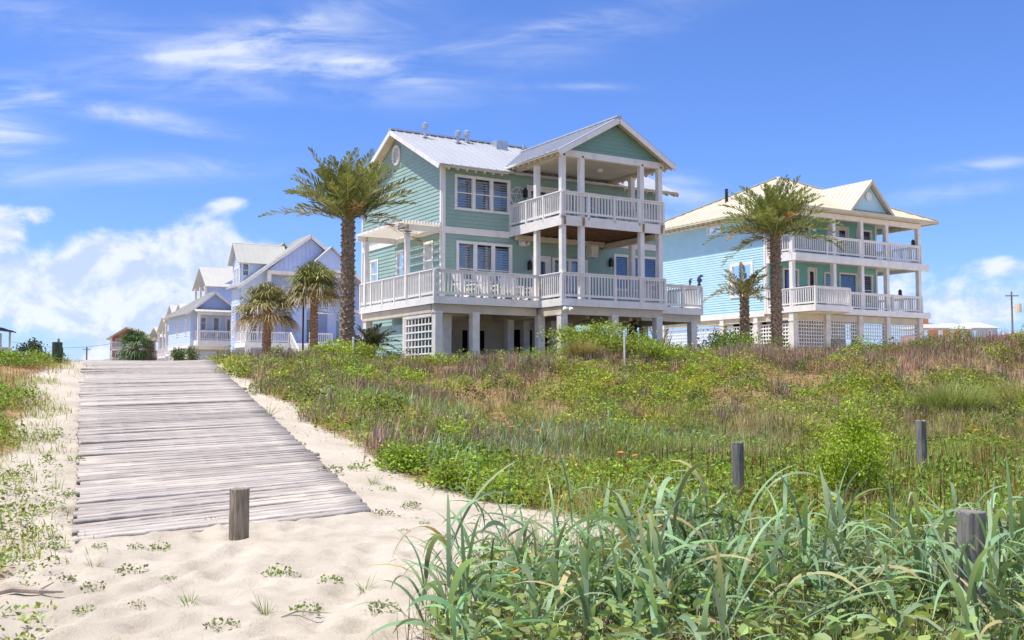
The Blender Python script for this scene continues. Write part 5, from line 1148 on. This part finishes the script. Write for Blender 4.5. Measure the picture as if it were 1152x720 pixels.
# --- single plants
def bush(name, label, cat, x, y, w, h, nleaf, size, col, seed, m='leaf', up=.3, z=None):
    r_ = np.random.default_rng(seed); z = Zt(x, y) if z is None else z; t = thing(name, label, cat, (x, y, z))
    b = MB(); lb = LB(); tips = []
    for i in range(14):
        a = r_.uniform(0, 6.28); k = r_.uniform(.25, 1); q = [(0.04 * math.cos(a), .04 * math.sin(a), -.05)]
        for j in (1, 2, 3): f = j / 3; q.append((math.cos(a) * w * .5 * k * f ** .8, math.sin(a) * w * .5 * k * f ** .8, h * (1.05 - .45 * k) * f * r_.uniform(.85, 1.1)))
        b.tube(q, [.018, .013, .009, .004], 5); tips.append(q)
    b.obj('stems', 'bark', t)
    cen = []
    for q in tips:
        for j in (1, 2, 3): cen.append(q[j])
    for _ in range(22): a = r_.uniform(0, 6.28); u = math.sqrt(r_.random()); cen.append((math.cos(a) * u * w * .48, math.sin(a) * u * w * .48, h * r_.uniform(.12, .92) * math.sqrt(1 - .6 * u * u)))
    cen = np.array(cen); ci = r_.integers(0, len(cen), nleaf); p = cen[ci] + r_.normal(size=(nleaf, 3)) * np.array([w, w, h * .8]) * .10
    p[:, 2] = np.maximum(p[:, 2], .02); tone = (1 + .22 * r_.normal(size=len(cen)))[ci]
    d = r_.normal(size=(nleaf, 3)); d[:, 2] += up; d /= np.linalg.norm(d, axis=1)[:, None]; s = size * r_.uniform(.6, 1.4, nleaf)
    lb.leaves(p, d * s[:, None] * .5, perp(d) * s[:, None] * .27, np.clip(np.array(col)[None] * np.clip(tone, .4, 1.7)[:, None] * (1 + .15 * r_.normal(size=(nleaf, 1))), .01, .9)); lb.obj('foliage', m, t); return t
bush('green_bush', 'bright lime green bush standing between the two slim grey posts', 'bush', 3.98, 12.2, .95, 1.2, 9500, .040, (.31, .42, .03), 31)
p = atY(672, 378, 35.3); bush('green_bush', 'rounded light green bush on the dune crest before the porch pilings', 'bush', p.x, 35.3, 3.0, 1.15, 5200, .10, (.28, .36, .06), 32)
p = atY(735, 385, 34.6); bush('green_bush', 'low light green bush right of the white stake on the crest', 'bush', p.x, 34.6, 2.2, .75, 3200, .09, (.28, .36, .06), 33)
p = atY(385, 387, 33.6); bush('green_bush', 'yellow green bush at the base of the tall date palm', 'bush', p.x, 33.6, 2.3, .8, 3400, .09, (.32, .40, .06), 34)
p = atY(822, 380, 47.5); bush('green_bush', 'dark green bush around the young date palm trunk', 'bush', p.x, 47.5, 3.4, 1.55, 4200, .13, (.17, .25, .05), 35, z=2.5)
p = atY(34, 405, 38); bush('round_bush', 'dark round bush behind the grey notice board', 'bush', p.x, 38, 1.25, 1.15, 3000, .10, (.05, .075, .025), 36, z=2.05)
p = atY(202, 396, 60); bush('yucca_bush', 'dark leafy shrub in front of the cottage garage wall', 'bush', p.x, 60, 1.0, 1.0, 1800, .10, (.08, .14, .04), 37, z=2.75)
p = atY(217, 396, 61); bush('yucca_bush', 'low green shrub under the cottage porch corner', 'bush', p.x, 61, .8, 1.15, 1500, .09, (.12, .17, .06), 38, z=2.75)
# pampas like tuft
def tuft(name, label, x, y, n, h, spread, col, seed):
    r_ = np.random.default_rng(seed); t = thing(name, label, 'grass clump', (x, y, Zt(x, y))); lb = LB(); a = r_.uniform(0, 6.28, n)
    root = np.stack([np.cos(a), np.sin(a), np.zeros(n)], 1) * (np.sqrt(r_.random(n)) * spread)[:, None]
    lb.ribbons(root, a + r_.normal(size=n) * .5, np.abs(r_.normal(size=n)) * .45, np.abs(r_.normal(size=n)) * .9 + .3, h * r_.uniform(.6, 1.2, n), np.full(n, .014), 5, np.clip(np.array(col)[None] * (1 + .25 * r_.normal(size=(n, 1))), .01, .9)); lb.obj('blades', 'blade', t); return t
tuft('grass_clump', 'broad fine bladed grass mound on the slope at the right', 11.3, 26.2, 2400, 1.0, .75, (.28, .33, .12), 41)
tuft('grass_clump', 'pale arching grass mound beside the larger mound at the right edge', 13.7, 27.2, 1800, .95, .8, (.40, .40, .16), 42)
p = atY(655, 388, 33.9); tuft('grass_clump', 'tan tufted grass in front of the crest bush under the porch', p.x, 33.9, 900, .8, .35, (.33, .28, .12), 43)

# --- small weeds and sticks on the sand
wr = np.random.default_rng(12); gw = 'small weeds sprouting on the open sand'
def weed_mesh(seed, n, r, h, size, col, kind):
    r_ = np.random.default_rng(seed); lb = LB(); a = r_.uniform(0, 6.28, n); u = np.sqrt(r_.random(n)) * r
    P = np.stack([np.cos(a) * u, np.sin(a) * u, h * r_.random(n) * (1 - .6 * u / r) + .008], 1); c = np.clip(np.array(col)[None] * (1 + .25 * r_.normal(size=(n, 1))), .01, .9)
    if kind == 'leaf': P[:, 2] *= .8; d = r_.normal(size=(n, 3)); d[:, 2] = np.abs(d[:, 2]) * .6; d /= np.linalg.norm(d, axis=1)[:, None]; s = size * r_.uniform(.6, 1.4, n); lb.leaves(P, d * s[:, None] * .5, perp(d) * s[:, None] * .3, c)
    else: P[:, 2] = 0; P[:, :2] *= .3; lb.ribbons(P, a, np.abs(r_.normal(size=n)) * .3 + .5, r_.normal(size=n) * .4 + .5, r * r_.uniform(.5, 1.3, n), np.full(n, .009), 4, c)
    return lb
wm = []
for i in range(6): o = weed_mesh(200 + i, 70 if i < 4 else 26, .13 if i < 4 else .20, .12, .032, (.18, .27, .06) if i % 2 else (.22, .25, .12), 'leaf' if i < 4 else 'blade').obj('sand_weed', 'leaf'); wm.append(o)
spots = [(105, 640), (112, 617), (153, 618), (178, 620), (148, 645), (190, 652), (155, 684), (213, 684), (105, 665), (95, 690), (250, 708), (312, 648), (330, 652), (372, 658), (300, 695), (345, 690), (430, 580), (437, 552), (455, 600), (478, 590), (500, 606), (420, 545), (462, 572), (402, 528), (70, 655), (60, 620), (85, 590), (78, 560), (300, 470), (330, 505), (370, 533), (282, 445), (275, 425), (85, 520), (430, 690), (410, 665), (240, 590)]
used = set()
for i, (px, py) in enumerate(spots):
    r = ray(px, py); lo = 4.0
    for k in range(400):
        Y = 4 + k * .1; z = EYE + r.z * Y / r.y
        if z <= Zt(r.x * Y / r.y, Y): break
    x = r.x * Y / r.y; j = (i % 4 if i % 7 else 4 + (i // 7) % 2); src = wm[j]; o = src if j not in used else src.copy()
    if j in used: COL.objects.link(o)
    used.add(j); s = wr.uniform(.5, 1.15) * (1.0 if Y < 14 else 1.6); o.location = (x, Y, Zt(x, Y)); o.rotation_euler = (0, 0, wr.uniform(0, 6.28)); o.scale = (s, s, s)
    tag(o, 'small green weed sprouting from the open pale sand', 'weed', gw)
def stick(label, px, py, L, r, ang, m='bark'):
    rr = ray(px, py); Y = (0.05 - EYE) / rr.z * rr.y; x = rr.x / rr.y * Y; b = MB(); b.tube([(-L / 2, 0, .02), (-L / 6, .03, .05), (L / 5, -.02, .04), (L / 2, .03, .02)], [r * .7, r, r * .9, r * .3], 7); b.tube([(L / 6, 0, .04), (L / 3, .12, .08)], [r * .5, r * .2], 5)
    o = b.obj('driftwood_stick', m); o.location = (x, Y, Zt(x, Y)); o.rotation_euler = (0, 0, ang); tag(o, label, 'stick')
M['drift'] = mat('bleached_driftwood', (.36, .29, .23), .9, .3, 8)
stick('bleached driftwood stick lying in the weeds at the left edge', 28, 664, .55, .022, .2, 'drift'); stick('curved dry grass stalk lying on sand right of the bollard', 345, 688, .35, .006, .3, 'drift')
# orange wildflowers
lb = LB(); a = np.linspace(0, 6.283, 12, endpoint=False); d = np.stack([np.cos(a), np.sin(a), np.full(12, .25)], 1); wv = np.stack([-np.sin(a), np.cos(a), np.zeros(12)], 1) * .009
lb.leaves(np.array([[0, 0, .40]]) + d * .018, d * .018, wv, jit((.75, .26, .03), 12, .15)); lb.ribbons(np.zeros((1, 3)), np.zeros(1), np.zeros(1), np.zeros(1), np.array([.41]), np.array([.006]), 2, np.array([[.14, .2, .06]]), base=1)
fl = lb.obj('wildflower', 'leaf'); fr_ = np.random.default_rng(31)
for i, (px, py, Y) in enumerate(((574, 500, 18), (590, 497, 18.5), (604, 500, 18), (579, 506, 17), (534, 690, 6.6), (606, 706, 6.4), (544, 700, 6.5), (1010, 585, 8.6), (1026, 590, 8.8), (1096, 470, 19), (700, 512, 15), (722, 520, 14.4))):
    p = atY(px, py, Y); o = fl if i == 0 else fl.copy()
    if i: COL.objects.link(o)
    s = 1.5 if Y > 12 else 1.0; o.location = (p.x, Y, Zt(p.x, Y) + (.12 if Y < 7 else 0)); o.scale = (s, s, s); o.rotation_euler = (fr_.normal() * .2, fr_.normal() * .2, fr_.uniform(0, 6)); tag(o, 'small orange wildflower poking up out of the grass', 'flower', 'orange wildflowers among the grass')
# leaf litter
lb = LB(); n = 15000; x = rng.uniform(-8, 1.2, n); y = np.where(rng.random(n) < .6, rng.uniform(5.5, 13, n), rng.uniform(5.5, 26, n)); k = (fbm(x * .8, y * .8, 121, 3) + .05 * (y < 13) + .25 * sstep(-2.2, .4, sand_edge_left(x, y)) * (x < -4) > .56) & ~((side_left(x, y) < 0) & (side_right(x, y) < 0)) & (np.abs(x) < y * .6 + 1); x, y = x[k], y[k]; n = len(x); P = np.stack([x, y, terrain(x, y) + .016], 1); d = rdirs(n); d[:, 2] *= .25; s = rng.uniform(.012, .05, n)
lb.leaves(P, d * s[:, None] * .6, perp(d) * (s * .16)[:, None], jit((.16, .115, .07), n, .4)); tag(lb.obj('litter', 'twig'), 'dry twigs and leaf bits strewn over the sand', kind='stuff')

# ================================================================== light and sky
SUN_EL, SUN_A = 67.5, 15     # degrees; the sun stands to the left and a little towards the camera
sd = Vector((-math.cos(R(SUN_A)) * math.cos(R(SUN_EL)), -math.sin(R(SUN_A)) * math.cos(R(SUN_EL)), math.sin(R(SUN_EL))))
sl = bpy.data.lights.new('sun', 'SUN'); sl.energy = 5.0; sl.angle = R(.53); sl.color = (1, .955, .88)
so = bpy.data.objects.new('sun', sl); COL.objects.link(so); so.location = (-30, 0, 40); so.rotation_euler = (-sd).to_track_quat('-Z', 'Y').to_euler()
w = bpy.data.worlds.new('World'); SC.world = w; w.use_nodes = True; nt = NT(w.node_tree); bg = nt.n['Background']
sk = nt.node('ShaderNodeTexSky', sky_type='NISHITA'); sk.sun_disc = False; sk.sun_elevation = R(SUN_EL); sk.sun_rotation = math.atan2(sd.x, sd.y); sk.air_density = 1.0; sk.dust_density = .2; sk.ozone_density = 3.0; sk.altitude = 0
dirv = nt.node('ShaderNodeTexCoord').outputs['Generated']; sx = nt.node('ShaderNodeSeparateXYZ'); nt.l.new(dirv, sx.inputs[0])
SKYTINT = (.76, 1.01, 1.62, 1)
skyc = nt.mix(1.0, sk.outputs[0], SKYTINT, 'MULTIPLY')
ay = nt.math('MAXIMUM', nt.math('ABSOLUTE', sx.outputs[1]), .02); U = nt.math('DIVIDE', sx.outputs[0], ay); V = nt.math('DIVIDE', sx.outputs[2], ay)
cmb = nt.node('ShaderNodeCombineXYZ'); nt.l.new(U, cmb.inputs[0]); nt.l.new(V, cmb.inputs[1]); UV = cmb.outputs[0]
def gauss(px, py, rx, ry, ang=0):
    r = ray(px, py); u0, v0 = r.x / r.y, r.z / r.y; ca, sa = math.cos(R(ang)), math.sin(R(ang)); rx /= F; ry /= F
    du = nt.math('SUBTRACT', U, u0); dv = nt.math('SUBTRACT', V, v0)
    a = nt.math('ADD', nt.math('MULTIPLY', du, ca / rx), nt.math('MULTIPLY', dv, sa / rx)); b = nt.math('ADD', nt.math('MULTIPLY', du, -sa / ry), nt.math('MULTIPLY', dv, ca / ry))
    return nt.math('EXPONENT', nt.math('MULTIPLY', nt.math('ADD', nt.math('MULTIPLY', a, a), nt.math('MULTIPLY', b, b)), -1.0))
def total(lst):
    s = None
    for px, py, rx, ry, an, wt in lst:
        g = nt.math('MULTIPLY', gauss(px, py, rx, ry, an), wt); s = g if s is None else nt.math('ADD', s, g)
    return s
# angles: positive tilts the right end up
cir = total([(210, 62, 170, 7, 7, .45), (560, 44, 180, 8, 13, .4), (330, 78, 170, 6, -4, .5), (290, 55, 150, 34, 6, .62), (400, 70, 55, 7, -2, 1.0), (350, 22, 110, 18, 14, .4), (455, 88, 50, 10, -8, .45), (640, 42, 150, 26, 14, .28), (60, 22, 120, 24, -12, .25), (130, 126, 95, 9, -8, .85), (225, 150, 50, 6, -6, .6), (40, 105, 50, 10, -18, .45), (170, 190, 110, 13, 2, .6), (0, 155, 55, 36, -25, 1.1), (650, 98, 50, 5, 0, .35), (1120, 184, 60, 7, 8, .6), (1065, 218, 70, 9, 8, .5), (765, 215, 40, 16, -14, .8), (330, 103, 240, 16, -3, .25)])
n1 = nt.noise(nt.mapping(UV, (3.2, 11, 1), (0, 0, R(-8))), 2.6, 8, .62, .7); n2 = nt.noise(nt.mapping(UV, (2, 30, 1), (0, 0, R(-5))), 2.2, 7, .6, .5)
cirf = nt.math('MULTIPLY', cir, nt.math('ADD', nt.math('MULTIPLY', nt.ramp(n1, .32, .72), 1.0), nt.math('MULTIPLY', nt.ramp(n2, .4, .75), .35)))
cirf = nt.math('MULTIPLY', cirf, 1.0, clamp=True)
cum = total([(0, 258, 34, 32, 0, 1.25), (42, 241, 20, 11, 0, .8), (260, 230, 22, 9, 0, .7), (205, 285, 62, 34, 6, 1.35), (110, 282, 30, 20, 0, 1.2), (160, 320, 110, 40, 0, 1.25), (40, 310, 90, 26, 4, 1.15), (270, 300, 50, 36, 0, 1.1), (60, 350, 140, 22, 0, .8), (170, 370, 160, 24, 0, .85), (90, 345, 60, 8, 0, .7), (60, 405, 200, 14, 0, .5), (1100, 330, 80, 26, 0, 1.0), (1070, 355, 120, 16, 0, .95), (980, 320, 40, 30, 0, .9), (760, 240, 40, 22, 0, .65), (1140, 300, 40, 12, 0, .7)])
wv = nt.mapping(UV, (1, 1.25, 1)); c1 = nt.noise(wv, 15, 10, .60, .3); c2 = nt.noise(nt.mapping(wv, loc=(.010, -.014, 0)), 15, 10, .60, .3)
dens = nt.math('ADD', cum, nt.math('MULTIPLY', nt.math('MULTIPLY', nt.math('SUBTRACT', c1, .5), 2.6), nt.math('MULTIPLY', cum, 2.5, clamp=True))); cumf = nt.ramp(dens, .28, 1.12)
lit = nt.ramp(nt.math('ADD', nt.math('MULTIPLY', nt.math('SUBTRACT', c1, c2), 3.0), nt.noise(wv, 9, 9, .62)), .18, .82)
ccol = nt.mix(lit, (5.5, 6.4, 8.9, 1), (8.2, 8.5, 9.5, 1))
veil = nt.math('MULTIPLY', nt.math('MULTIPLY', nt.math('EXPONENT', nt.math('MULTIPLY', nt.math('MAXIMUM', V, 0.0), -14.0)), .22), 1.0)
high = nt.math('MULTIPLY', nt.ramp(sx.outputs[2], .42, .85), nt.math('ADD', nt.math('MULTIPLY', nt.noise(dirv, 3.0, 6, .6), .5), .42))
c = nt.mix(veil, skyc, (4.8, 6.4, 9.8, 1)); c = nt.mix(high, c, (9.6, 9.4, 9.0, 1))   # pale veil added to the unseen upper sky as neutral fill light
c = nt.mix(nt.math('MULTIPLY', cirf, .85, clamp=True), c, (7.2, 7.8, 9.0, 1)); c = nt.mix(nt.math('MULTIPLY', cumf, .84), c, ccol)
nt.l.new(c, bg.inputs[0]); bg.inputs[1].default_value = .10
vs = SC.view_settings; vs.view_transform = 'Standard'; vs.look = 'None'; vs.exposure = .26; vs.gamma = 1; vs.use_curve_mapping = False
SC.cycles.max_bounces = 6; SC.cycles.diffuse_bounces = 3; SC.cycles.transparent_max_bounces = 8; SC.cycles.use_denoising = True
